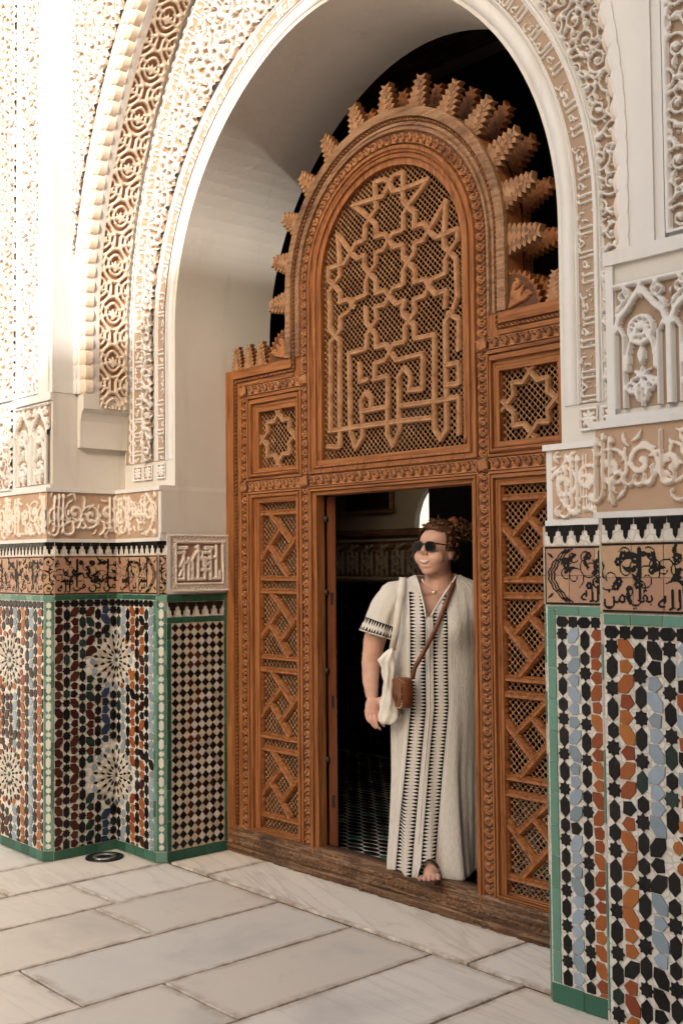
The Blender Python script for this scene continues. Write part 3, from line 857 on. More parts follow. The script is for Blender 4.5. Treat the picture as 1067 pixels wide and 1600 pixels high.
# little square panels at the foot of the bands
def foot_panel(x0, x1, z0, z1):
    cv = Cv(x1 - x0, z1 - z0, .003); W_, H_ = cv.W, cv.H
    cv.rect(0, W_, 0, .006); cv.rect(0, W_, H_ - .006, H_); cv.rect(0, .006, 0, H_); cv.rect(W_ - .006, W_, 0, H_)
    for k in range(8):
        an = k * math.pi / 4; cv.leaf(W_ / 2 + .008 * math.cos(an), H_ / 2 + .008 * math.sin(an), an, min(W_, H_) * .34, .007, 0)
    cv.disc(W_ / 2, H_ / 2, .007)
    relief('rosette_panel', cv, flatY(x0, z0, YU), .010, PL, wall)
for x0_, x1_ in ((-.395, -.310), (-.295, -.205), (-.158, -.085), (2.54, 2.613), (2.63, 2.71)): foot_panel(x0_, x1_, 1.955, 2.035)
# spandrel of the scalloped arch
x0, z0 = -.484, 2.9
cv = Cv(1.2, 2.0, .0045)
arab(cv, .095, 41, 1.0, 1.0, lambda x, y, m: not bool(outer_ok(np.float64(x - .484), np.float64(y + 2.9), -.515 + m, 2.60 - m)))
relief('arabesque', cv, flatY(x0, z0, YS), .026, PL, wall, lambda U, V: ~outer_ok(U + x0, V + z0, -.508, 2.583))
# soffit of the scalloped arch: a chain of ogee medallions
def soffit(left, res):
    P, S = resample([(-.43, 2.345)] + half(SOF, True)[1:], .01); T = np.gradient(P, axis=0); T /= np.linalg.norm(T, axis=1)[:, None]
    Wd = .178; L = 2.45
    cv = Cv(Wd, L, res); per = .26; c = Wd / 2
    cv.rect(0, .010, 0, L); cv.rect(Wd - .010, Wd, 0, L)
    for k in range(int(L / per) + 2):
        y = k * per
        for q in (0, 1):
            yy = y + (per / 2 if q else 0); cx = c if not q else 0
            for cc in ((c,) if not q else (0, Wd)):
                for R_, wd in ((.072, .0075), (.043, .0065)):
                    pts = []
                    for i in range(25):
                        t = 2 * math.pi * i / 24
                        pts.append((cc + R_ * math.sin(t) * (1 - .25 * abs(math.cos(t)) ** 3), yy + R_ * 1.25 * math.cos(t)))
                    cv.stroke(pts, wd)
                for i in range(5): cv.leaf(cc, yy - .022, math.pi / 2 + (i - 2) * .62, .046, .0085, 0)
                cv.disc(cc, yy - .026, .010)
                for sx in (-1, 1):
                    cv.leaf(cc + sx * .01, yy + .098, math.pi / 2 + sx * -.9, .05, .010, sx * -.8); cv.leaf(cc + sx * .02, yy - .095, -math.pi / 2 + sx * .8, .05, .010, sx * .9)
    def f(U, V, H):
        x = np.interp(V, S, P[:, 0]); z = np.interp(V, S, P[:, 1]); tx = np.interp(V, S, T[:, 0]); tz = np.interp(V, S, T[:, 1])
        if not left: return np.stack([2.455 - (x + tz * H), .288 + U, z - tx * H], -1)
        return np.stack([x + tz * H, .288 + U, z - tx * H], -1)
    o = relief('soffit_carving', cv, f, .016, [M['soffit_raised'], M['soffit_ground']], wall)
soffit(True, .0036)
# vertical carved bands beyond the pilasters
def wall_band(x0, x1, z0, z1, Y, s_, seed, res, depth=.026, wf=1.0):
    cv = Cv(x1 - x0, z1 - z0, res); arab(cv, s_, seed, wf, 1.2)
    cv.rect(0, .012, 0, cv.H); cv.rect(cv.W - .012, cv.W, 0, cv.H); cv.rect(0, cv.W, 0, .012)
    relief('arabesque_band', cv, flatY(x0, z0, Y), depth, PL, wall)
wall_band(-.915, -.66, 2.43, 4.75, .094, .100, 51, .0040)
wall_band(-1.42, -.965, 2.43, 4.75, .094, .105, 52, .0046)
wall_band(3.165, 3.50, 2.37 + .06, 3.9, .074, .095, 53, .003, .020, 1.0)
m_ = MB(); m_.box(-.962, -.918, .08, .095, 2.416, 4.8); m_.build('fillet', M['plaster'], wall)
# carved arcade panels on the pier blocks
def arcade(x0, x1, z0, z1, n, res, Y=.06):
    cv = Cv(x1 - x0, z1 - z0, res); W_, H_ = cv.W, cv.H
    cv.rect(0, W_, H_ - .016, H_)
    for i in range(n + 1):
        cx = W_ * i / n
        cv.rect(cx - .011, cx + .011, 0, H_ * .60); cv.rect(cx - .018, cx + .018, H_ * .60, H_ * .66)
    bw = W_ / n
    for i in range(n):
        c = bw * (i + .5); h = bw * .5
        for sx in (-1, 1):
            cv.stroke([(c + sx * (h - .012), H_ * .66), (c + sx * (h - .02), H_ * .72), (c + sx * h * .5, H_ * .78), (c + sx * h * .3, H_ * .84), (c, H_ * .93)], .010)
            cv.stroke([(c + sx * h * .62, 0), (c + sx * h * .62, H_ * .56), (c + sx * h * .8, H_ * .64)], .0055)
            cv.spiral(c + sx * h * .62, H_ * .89, .022, .006, 1.57, sx * 1.3, .0055, .005); cv.leaf(c + sx * h * .9, H_ * .74, math.pi / 2 + sx * .2, .05, .010, sx)
            cv.leaf(c + sx * .012, H_ * .04, math.pi / 2 - sx * .5, .07, .010, sx * 1.2); cv.spiral(c + sx * h * .35, H_ * .16, .02, .005, 0, sx * 1.3, .006, .005)
        cv.ring(c, H_ * .60, h * .42, .007); 
        for q in range(12): 
            an = q * math.pi / 6; cv.stroke([(c + h * .14 * math.cos(an), H_ * .60 + h * .14 * math.sin(an)), (c + h * .36 * math.cos(an + .26), H_ * .60 + h * .36 * math.sin(an + .26))], .0032); cv.stroke([(c + h * .14 * math.cos(an), H_ * .60 + h * .14 * math.sin(an)), (c + h * .36 * math.cos(an - .26), H_ * .60 + h * .36 * math.sin(an - .26))], .0032)
        cv.stroke([(c + h * .5 * math.cos(t * .35), H_ * .30 + .10 * math.sin(t * .35) * 1.2) for t in range(10)], .007)
        cv.leaf(c, H_ * .86, math.pi / 2, .05, .010, 0); cv.leaf(c, H_ * .33, math.pi / 2, .055, .014, 0); cv.stroke([(c, 0), (c, H_ * .28)], .005)
        for q in range(5): cv.leaf(c, H_ * .22, math.pi / 2 + (q - 2) * .6, .04, .007, (q - 2) * .4)
        r = random.Random(i + n)
        for q in range(60):
            X, Y_ = c + r.uniform(-h, h), r.uniform(0, H_)
            if cv.free(X, Y_, .008): cv.leaf(X, Y_, r.uniform(0, 6.3), .022, .0055, r.uniform(-1, 1), .8)
    relief('arcade_carving', cv, flatY(x0, z0, Y), .024, PL, wall)
arcade(-.885, -.505, 1.935, 2.365, 2, .0042)
wall_band(-1.42, -.93, 1.92, 2.40, .059, .12, 55, .005)
arcade(2.99, 3.36, 1.945, 2.315, 2, .003)
for x0_, x1_ in ((-.93, -.487), (2.955, 3.6)):
    m_ = MB(); m_.box(x0_, x1_, .045, .06, 2.375, 2.416); m_.box(x0_, x1_, .045, .06, 1.909, 1.93)
    m_.build('frame_moulding', M['plaster'], wall)
m_ = MB(); m_.box(-.93, -.89, .05, .06, 1.93, 2.375); m_.build('frame_moulding', M['plaster'], wall)
m_ = MB(); m_.box(2.958, 2.985, .05, .06, 1.93, 2.375); m_.build('frame_moulding', M['plaster'], wall)

# ------------------------------------------------------------------ calligraphic friezes
FZ = [M['frieze_raised'], M['frieze_ground']]
def frieze(fr, u0, u1, z0, z1, words, label, res, loc, seed, ends=(False, False), fat=.0, depth=.014):
    t = thing('inscription_frieze', label, 'frieze', loc, 'carved plaster inscription friezes')
    cv = Cv(u1 - u0, z1 - z0, res); r = random.Random(seed); H_ = cv.H
    # scrolling stem behind the letters, lower than they are
    k = 0; x = H_ * .25
    while x < cv.W:
        cv.spiral(x, H_ * (.56 if k % 2 else .50), H_ * .27, H_ * .03, r.uniform(0, 6), 1.5 if k % 2 else -1.5, H_ * .020, H_ * .045, .62)
        for q in range(7): cv.leaf(x + r.uniform(-.25, .25) * H_, H_ * r.uniform(.10, .92), r.uniform(0, 6.3), H_ * .2, H_ * .034, r.uniform(-2, 2), .62)
        x += H_ * .40; k += 1
    x = cv.W - (H_ * .45 if ends[1] else H_ * .03); i = 0; xl = H_ * .45 if ends[0] else H_ * .02
    while x > xl + H_ * .25:
        t_ = words[i % len(words)]; i += 1
        L = H_ * (.20 * len(t_.replace(' ', '')) + .1); x0 = max(xl, x - L)
        draw_text(cv, t_, x0, x, H_ * .06, H_ * .92, 1.0, 2.2, .0012 + fat)
        for q in range(r.choice((2, 2, 3))):              # tall shafts of alif and lam
            sx_ = x0 + H_ * (.02 - .10 * q); tp_ = H_ * r.uniform(.88, .95); ft = H_ * r.uniform(.10, .22)
            cv.stroke([(sx_ + H_ * .035, tp_ - H_ * .05), (sx_, tp_), (sx_ - H_ * .008, H_ * .6), (sx_ - H_ * .004, ft + H_ * .08), (sx_ - H_ * .03, ft)], H_ * .024, H_ * .016)
            if q == 1: cv.ring(sx_ - H_ * .13, ft + H_ * .03, H_ * .115, H_ * .020, 1, 10, math.pi * 1.15, math.pi * 1.95)
        x = x0 - H_ * .26
    for en, x0, sg in ((ends[0], 0, 1), (ends[1], cv.W, -1)):
        if not en: continue
        pts = [(x0 + sg * H_ * (.10 + .30 * (abs(q - 12) / 12) ** 2 + (.015 if q % 2 else 0)), H_ * (.04 + .92 * q / 24)) for q in range(25)]
        cv.stroke(pts, H_ * .018); cv.stroke([(px + sg * H_ * .05, py) for px, py in pts], H_ * .012)
        for y in (.1, .9):
            for q in range(3): cv.leaf(x0 + sg * H_ * .05, H_ * y, (0 if sg > 0 else math.pi) + (q - 1) * .8 * sg, H_ * .13, H_ * .025, 0)
    relief('carved_lettering', cv, fr.map(u0, z0, .0), depth, FZ, t)
    return t
BAS = ['بسم الله', 'الرحمن', 'الرحيم', 'الحمد لله', 'رب', 'العالمين']
frieze(Fr((0, .004, 0), (1, 0)), -1.5, -.44, 1.645, 1.886, ['الحمد لله', 'رب العالمين', 'الرحمن'], 'tan carved inscription frieze on the outermost pier face at the far left edge', .0042, (-.9, 0, 1.64), 61)
frieze(Fr((-.44, 0, 0), (0, 1)), .004, b + .004, 1.645, 1.886, ['الرحمن', 'الرحيم', 'الله'], 'dark tan carved inscription frieze on the shaded return of the left pier', .0034, (-.44, .2, 1.64), 62)
frieze(Fr((0, b + .004, 0), (1, 0)), -.44, -.022, 1.645, 1.886, ['بسم', 'الله', 'الر'], 'short carved inscription frieze with a lobed right end beside the plain jamb', .0036, (-.2, b, 1.64), 63, (False, True))
frieze(Fr((0, b + .004, 0), (1, 0)), e + .035, A2 - .02, 1.650, 1.884, ['العـ', 'الملك', 'لله'], 'pale inscription panel with a lobed left end touching the right side of the wooden screen', .003, (2.7, b, 1.64), 64, (True, False))
frieze(Fr((0, .004, 0), (1, 0)), A2 - .018, 3.55, 1.645, 1.886, ['بالله', 'باسم', 'الله', 'الر'], 'large pale inscription frieze with a thick scroll at the right edge of the picture', .0028, (3.2, 0, 1.64), 65, (False, False), 0, .018)

m_ = MB(); m_.box(-.002, .003, b + .006, YB - .002, 1.669, 1.912); m_.build('jamb_render', M['plaster_plain'], wall)
# square kufic panel on the jamb
kp = thing('kufic_panel', 'square plaster panel with angular lettering and a braided border on the left jamb', 'panel', (0, .64, 1.36))
cv = Cv(.376, .292, .0028); W_, H_ = cv.W, cv.H
cv.rect(0, W_, 0, H_, 1); cv.rect(.006, W_ - .006, .006, H_ - .006, 0)
for sgn in (1, -1):
    for k in range(-40, 80):
        x = k * .0125; cv.stroke([(x, 0), (x + sgn * .40, .40)], .0020)
cv.rect(.034, W_ - .034, .032, H_ - .032, 1); cv.rect(.046, W_ - .046, .044, H_ - .044, 0)
def kb(x0, y0, x1, y1, t=.009): cv.rect(min(x0, x1) - t, max(x0, x1) + t, min(y0, y1) - t, max(y0, y1) + t, 1)
gx = lambda t: .056 + t * (W_ - .112); gy = lambda t: .054 + t * (H_ - .108)
for q in [(.02, .93, .20, .93), (.02, .8, .14, .8), (.12, .05, .12, .93), (.02, .05, .12, .05), (.24, .05, .24, .62), (.30, .3, .30, .3), (.24, .05, .40, .05), (.33, .05, .33, .36), (.46, .05, .46, .98), (.46, .62, .70, .62), (.56, .62, .56, .80), (.62, .05, .62, .3), (.55, .3, .69, .3), (.46, .05, .55, .05), (.76, .05, .76, .93), (.66, .93, .80, .93), (.66, .80, .70, .80), (.90, .05, .90, .98), (.82, .05, .98, .05), (.98, .05, .98, .25), (.84, .66, .9, .66)]:
    kb(gx(q[0]), gy(q[1]), gx(q[2]), gy(q[3]))
for x, y, x2, y2 in ((.30, .55, .42, .80), (.03, .40, .12, .62), (.08, .3, .02, .15), (.5, .85, .42, .95), (.72, .5, .64, .42), (.18, .5, .24, .62)): cv.stroke([(gx(x), gy(y)), (gx(x2), gy(y2))], .008)
cv.leaf(gx(.62), gy(.32), math.pi / 2, .07, .018, 0); cv.leaf(gx(.33), gy(.36), math.pi / 2, .04, .014, 0)
relief('carved_lettering', cv, Fr((.0, b, 0), (0, 1)).map(.044, 1.366, .003), .020, [M['frieze_raised'], M['frieze_ground']], kp)
m_ = MB(); m_.box(-.003, .0025, .443, .827, 1.354, 1.668); m_.build('panel_bed', M['plaster'], kp)

# ------------------------------------------------------------------ glazed dado
def tile_frieze(tp, u0, u1, seed, res, ends=(False, False), text=True, tw=.103):
    z0, z1 = Z1 + .002, Z2 - .002
    tp.ground(u0, u1, Z1, Z2, 'grout', 'frieze_bed')
    zm = (z0 + z1) / 2
    tp.rects(u0, u1, z0, zm, tw, 'terra', True, 'painted_tile', .0018); tp.rects(u0, u1, zm, z1, tw, 'terra', True, 'painted_tile', .0018)
    cv = Cv(u1 - u0, z1 - z0, res); r = random.Random(seed); H_ = cv.H
    cv.rect(0, cv.W, H_ - .0075, H_ - .0035); cv.rect(0, cv.W, .003, .0075)
    xl = H_ * .5 if ends[0] else 0; xr = cv.W - H_ * .5 if ends[1] else cv.W
    for en, x0, sg in ((ends[0], 0, 1), (ends[1], cv.W, -1)):
        if not en: continue
        cv.rect(min(x0, x0 + sg * .004), max(x0, x0 + sg * .004), .003, H_ - .0035)
        for o in (.0, .06, .12):
            cv.stroke([(x0 + sg * H_ * (.07 + o + .36 * (abs(q - 12) / 12) ** 1.7 + .015 * math.cos(q * 1.57)), H_ * (.06 + .88 * q / 24)) for q in range(25)], .0024)
        for y in (.12, .88): cv.leaf(x0 + sg * H_ * .06, H_ * y, (0.6 if (y < .5) == (sg > 0) else -.6) + (0 if sg > 0 else math.pi), .03, .005, 0)
    x = xl + H_ * .12; k = 0
    while x < xr:
        cv.spiral(x, H_ * (.62 if k % 2 else .48), H_ * .2, H_ * .04, r.uniform(0, 6), 1.2, .0011, .0011)
        for q in range(4):
            an = r.uniform(0, 6.28); rr = H_ * .19; X, Y = x + rr * math.cos(an), H_ * .58 + rr * math.sin(an) * 1.3
            if r.random() < .65:
                cv.leaf(X, Y, r.uniform(0, 6.28), H_ * .22, H_ * .036, r.uniform(-1.8, 1.8)); cv.disc(X, Y, H_ * .030)
                cv.disc(X + H_ * .045, Y + H_ * .02, H_ * .024); cv.spiral(X, Y, H_ * .12, H_ * .02, r.uniform(0, 6), r.choice((-1, 1)) * .9, .0012, .0020)
            else:
                for s_ in range(6): cv.disc(X + H_ * .042 * math.cos(s_ * 1.047), Y + H_ * .042 * math.sin(s_ * 1.047), H_ * .025)
                cv.disc(X, Y, H_ * .016, 0)
        if k % 3 == 1:
            cv.stroke([(x + H_ * .2, H_ * .2), (x + H_ * .2, H_ * .9)], .0035, .0055)
        x += H_ * .30; k += 1
    if text:
        x = xr - H_ * .05; wd = ['من', 'بن', 'في', 'لله', 'بقي', 'من']; i = 0
        while x > xl + H_ * .2:
            x0 = max(xl, x - H_ * .36); draw_text(cv, wd[i % 6], x0, x, H_ * .06, H_ * .34, 1.0, 1.4, .0); i += 1; x = x0 - H_ * .08
    inlay('painted_scroll', cv, tp.fr.map(u0, z0, .0), .0052, M['ink'], tp.root)
GB = ['green_dark', 'green_dark', 'green_mid']
p_ = .0465
# left pier, outermost face
tA = TilePanel(FA, 'star-pattern tile dado with red-rimmed rosettes on the outermost pier face at far left', (-.9, 0, 0), group='glazed tile dados')
tA.ground(-1.6, a - w, .0, Z1); tA.rects(-1.25, a - w, .0, .052, .078, GB, True, 'border_tile', .0022, 0)
tA.rects(-1.25, a - w, 1.322, Z1, .085, ['green', 'green_mid'], True); tA.zellige(-1.18, a - w - .002, .053, 1.321, p_, ['rust', 'blue', 'rust', 'maroon', 'blue'], [(-.848, 1.0, .165, ('rust', 'maroon')), (-.848, .39, .165, ('rust', 'maroon'))], 5, 1)
tA.ground(-1.6, a - w, Z2, Z3, 'ground_white', 'merlon_bed'); tA.merlons(-1.25, a - w, Z2 + .004, Z3, .040); tile_frieze(tA, -1.25, a - w, 71, .0030)
# left pier, return
tB = TilePanel(FB, 'dark star-pattern tile dado with grey-rimmed half rosettes on the shaded pier return', (a, .22, 0), group='glazed tile dados')
tB.ground(w, b, .0, Z1); tB.rects(w, b, .0, .050, .125, ['green_dark', 'green_mid'], True); tB.rects(w, b, 1.326, Z1, .06, ['green_mid', 'green_dark'], True)
tB.zellige(w + .001, b - .001, .051, 1.325, .0455, ['maroon', 'maroon', ('pine', 'maroon'), 'navy'], [(b, 1.0, .160, ('blue', 'pine', 'blue')), (b, .39, .160, ('blue', 'blue', 'pine'))], 6, 1)
tB.ground(w, b, Z2, Z3, 'ground_white', 'merlon_bed'); tB.merlons(w, b, Z2 + .004, Z3, .052); tile_frieze(tB, w, b, 72, .0026)
# left pier, inner face
tC = TilePanel(FC, 'star-pattern tile dado with orange and grey columns between the inner corner and the left jamb', (-.2, b, 0), group='glazed tile dados')
tC.ground(a, -w, .0, Z1); tC.rects(a, -w, .0, .050, .09, ['green_mid', 'green_dark'], True); tC.rects(a, -w, 1.324, Z1, .07, GB, True); tC.rects(-w - .02, -w, .051, 1.323, .085, ['green_mid', 'green'], False)
tC.zellige(a + .001, -w - .022, .051, 1.323, .0455, ['blue', 'rust', ('rust', 'maroon'), 'blue'], [(a, 1.0, .160, ('blue', 'blue', 'rust')), (a, .39, .160, ('blue', 'blue', 'blue', 'pine'))], 7, 0)
tC.ground(a, -w, Z2, Z3, 'ground_white', 'merlon_bed'); tC.merlons(a, -w + .02, Z2 + .004, Z3, .052); tile_frieze(tC, a, -w + .02, 73, .0028, (False, True))
# jamb with diamonds
tD = TilePanel(FD, 'tile dado of black and cream diamonds on the left jamb beside the wooden screen', (0, .64, 0), group='glazed tile dados')
tD.ground(w, d - .002, .0, 1.2355, 'grout', 'tile_bed'); tD.ground(w, d - .002, 1.3125, Z1, 'grout', 'tile_bed'); tD.ground(d - .0295, d - .002, 1.2356, 1.3124, 'grout', 'tile_bed')
tD.rects(w, d - .002, .0, .052, .115, ['green_dark', 'green_mid'], True); tD.rects(w, d - .03, 1.313, Z1 - .002, .085, 'green_dark', True); tD.rects(w, d - .03, 1.205, 1.235, .085, 'green_dark', True)
tD.rects(d - .028, d - .002, .052, Z1, .15, ['green_dark', 'green_mid'], False); tD.rects(w, w + .024, .052, 1.204, .15, 'green_dark', False)
tD.ground(w + .002, d - .03, 1.236, 1.312, 'ground_white', 'merlon_bed'); tD.merlons(w + .006, d - .034, 1.240, 1.310, .0545)
u0, u1 = w + .026, d - .031; pu = (u1 - u0) / 7; pv = (1.203 - .054) / 24; DB = (u0, u1, .054, 1.203)
edge_ = []
for j in range(25):
    for i in range(8):
        for q in (0, 1):
            uu = u0 + pu * (i + (.5 if q == 0 else 0)); vv = .054 + pv * (j + (.5 if q == 0 else 0))
            if uu > u1 + .001 or vv > 1.204: continue
            if q == 0: mt = 'maroon' if i in (2, 3) and RN.random() < .62 else 'black'
            else: mt = 'cream' if RN.random() < .5 or i < 3 else 'white'
            if q == 1 and (i == 0 or uu > u1 - .004 or j in (0, 24)): edge_.append((uu, vv)); continue
            tD.clipped([(0, pv * .475), (-pu * .475, 0), (0, -pv * .475), (pu * .475, 0)], uu, vv, 0, mt, 'diamond_tile', DB)
m_ = MB()                                             # the many half pieces along the edges, too small to pick apart
for uu, vv in edge_:
    Q_ = clip_poly([(uu, vv + pv * .475), (uu - pu * .475, vv), (uu, vv - pv * .475), (uu + pu * .475, vv)], *DB)
    if len(Q_) > 2: m_.add([tuple(FD.P(x, y, .0038)) for x, y in Q_], [tuple(range(len(Q_)))])
tag(m_.build('edge_tiles', M['cream'], tD.root), kind='stuff')
# right pier, inner face
tE = TilePanel(FC, 'star-pattern tile dado with pale green left border just right of the wooden screen', (2.7, b, 0), group='glazed tile dados')
tE.ground(e, A2 - .02, .0, Z1); tE.rects(e + .001, A2 - .02, .0, .066, .125, ['green', 'green_mid'], True); tE.rects(e + .042, A2 - .02, 1.316, Z1 - .001, .098, 'green', True); tE.rects(e + .006, e + .041, .068, Z1 - .001, .105, 'green', False)
tE.zellige(e + .044, A2 - .022, .068, 1.315, .0468, ['blue', 'rust', 'blue', 'rust', 'maroon'], (), 8, 0)
tE.ground(e, A2 - .02, Z2, Z3, 'ground_white', 'merlon_bed'); tE.merlons(e + .002, A2 - .02, Z2 + .006, Z3, .0545); tile_frieze(tE, e + .002, A2 - .02, 74, .0022, (True, False))
# right pier, outer face
tF = TilePanel(FA, 'star-pattern tile dado of large orange, blue and black pieces at the right edge', (3.2, 0, 0), group='glazed tile dados')
tF.ground(A2, 4.4, .0, Z1); tF.rects(A2, 3.5, .0, .066, .125, ['green', 'green_mid'], True); tF.rects(A2 + .002, 3.5, 1.318, Z1 - .001, .098, 'green', True)
tF.zellige(A2 + .004, 3.47, .068, 1.317, .0468, ['rust', ('blue', 'blue', 'black'), ('rust', 'rust', 'blue'), 'rust', 'blue'], [(3.345, .72, .165, ('rust', 'rust'))], 9, 0)
tF.ground(A2, 4.4, Z2, Z3, 'ground_white', 'merlon_bed'); tF.merlons(A2 + .002, 3.5, Z2 + .006, Z3, .0545); tile_frieze(tF, A2 + .002, 3.5, 75, .0022)
# chamfered corner strips: white pieces on green
def corner(O, U, L, label, mats):
    F_ = Fr(O, U); t = TilePanel(F_, label, (O[0], O[1], 0), 'tile strip', None, 'corner_strip')
    t.ground(0, L, 0, Z1, 'grout', 'tile_bed')
    t.rects(0, L, .0, .052, L * 1.2, mats[1:], True)
    t.rects(.001, L * .3, .054, Z1 - .03, .068, mats, False, 'border_tile', .0018); t.rects(L * .7, L - .001, .054, Z1 - .03, .068, mats, False, 'border_tile', .0018); t.rects(L * .3, L * .7, .054, Z1 - .03, .09, 'green', False, 'border_tile', .0018)
    t.rects(0, L, Z1 - .029, Z1 - .001, L * 1.2, 'green', True)
    v = .075; k = 0
    while v < Z1 - .05:
        if k % 2 == 0: t.tile(star_pts(L * .30, .72), L / 2, v, 'white', 'star_tile', 0, .6, .0062); v += L * .85
        else: t.tile(hex_pts(L * .46, L * 1.05, .30), L / 2, v, 'white', 'lozenge_tile', 0, .6, .0062); v += L * .85
        k += 1
    t.ground(0, L, Z2, Z3, 'ground_white', 'merlon_bed'); t.merlons(0, L, Z2 + .004, Z3, L * .98)
    t.ground(0, L, Z1, Z2, 'grout', 'frieze_bed'); t.rects(0, L, Z1 + .002, (Z1 + Z2) / 2, L * 1.2, 'terra', True, 'painted_tile'); t.rects(0, L, (Z1 + Z2) / 2, Z2 - .002, L * 1.2, 'terra', True, 'painted_tile')
    cv = Cv(L, Z2 - Z1 - .004, .0026); arab(cv, .07, 5, .8, .3); cv.rect(0, L, .003, .0075); cv.rect(0, L, cv.H - .0075, cv.H - .0035)
    inlay('painted_scroll', cv, F_.map(0, Z1 + .002), .0052, M['ink'], t.root)
corner((a - w, 0, 0), (1, 1), w * 1.4142, 'green and white star tile strip on the chamfered edge at the far left corner', ['green', 'green_mid', 'green'])
corner((-w, b, 0), (1, 1), w * 1.4142, 'green and white star tile strip on the chamfered edge beside the diamond tiles', ['green_mid', 'green', 'green_mid'])
for O, nm in (((e - .02, b + .02, 0), 'thin pale tile edge strip where the right pier meets the screen'), ((A2 - .02, .02, 0), 'thin pale tile edge strip between the two right tile dados')):
    F_ = Fr(O, (1, -1)); t = TilePanel(F_, nm, (O[0], O[1], 0), 'tile strip', None, 'edge_strip')
    t.ground(0, .0283, 0, Z3, 'grout', 'tile_bed'); t.rects(.002, .0265, .002, Z1, .105, ['green', 'white', 'green'], False, 'border_tile', .003); t.rects(.002, .0265, Z1 + .002, Z3, .1, ['white', 'cream'], False, 'border_tile', .003)

# floor drain
dr = thing('floor_drain', 'round dark metal floor drain cover in the corner by the tiled pier', 'drain', (-.305, .262, .002))
def lathe(prof, n=40):
    v = []; f = []
    for k in range(n):
        t = 2 * math.pi * k / n
        for r_, z in prof: v.append((r_ * math.cos(t), r_ * math.sin(t), z))
    m = len(prof)
    for k in range(n):
        for i in range(m - 1): f.append((k * m + i, ((k + 1) % n) * m + i, ((k + 1) % n) * m + i + 1, k * m + i + 1))
    return v, f
DM = Matrix.Translation((-.305, .262, .002))
for nm, prof, mt in (('rim', [(.098, 0), (.097, .006), (.085, .009), (.079, .006), (.078, 0)], 'iron'), ('ring', [(.060, .001), (.059, .009), (.050, .0105), (.041, .008), (.040, .001)], 'steel'), ('bowl', [(.079, .003), (.060, .002)], 'iron'), ('plug', [(.041, .004), (.030, .008), (.010, .009), (.0005, .009)], 'iron')):
    m_ = MB(); m_.add(*lathe(prof)); m_.build(nm, M[mt], dr, DM, True)
for k in range(8):
    m_ = MB(); m_.box(-.004, .004, .058, .080, .001, .006); m_.build('spoke', M['iron'], dr, DM @ Matrix.Rotation(k * math.pi / 4, 4, 'Z'))
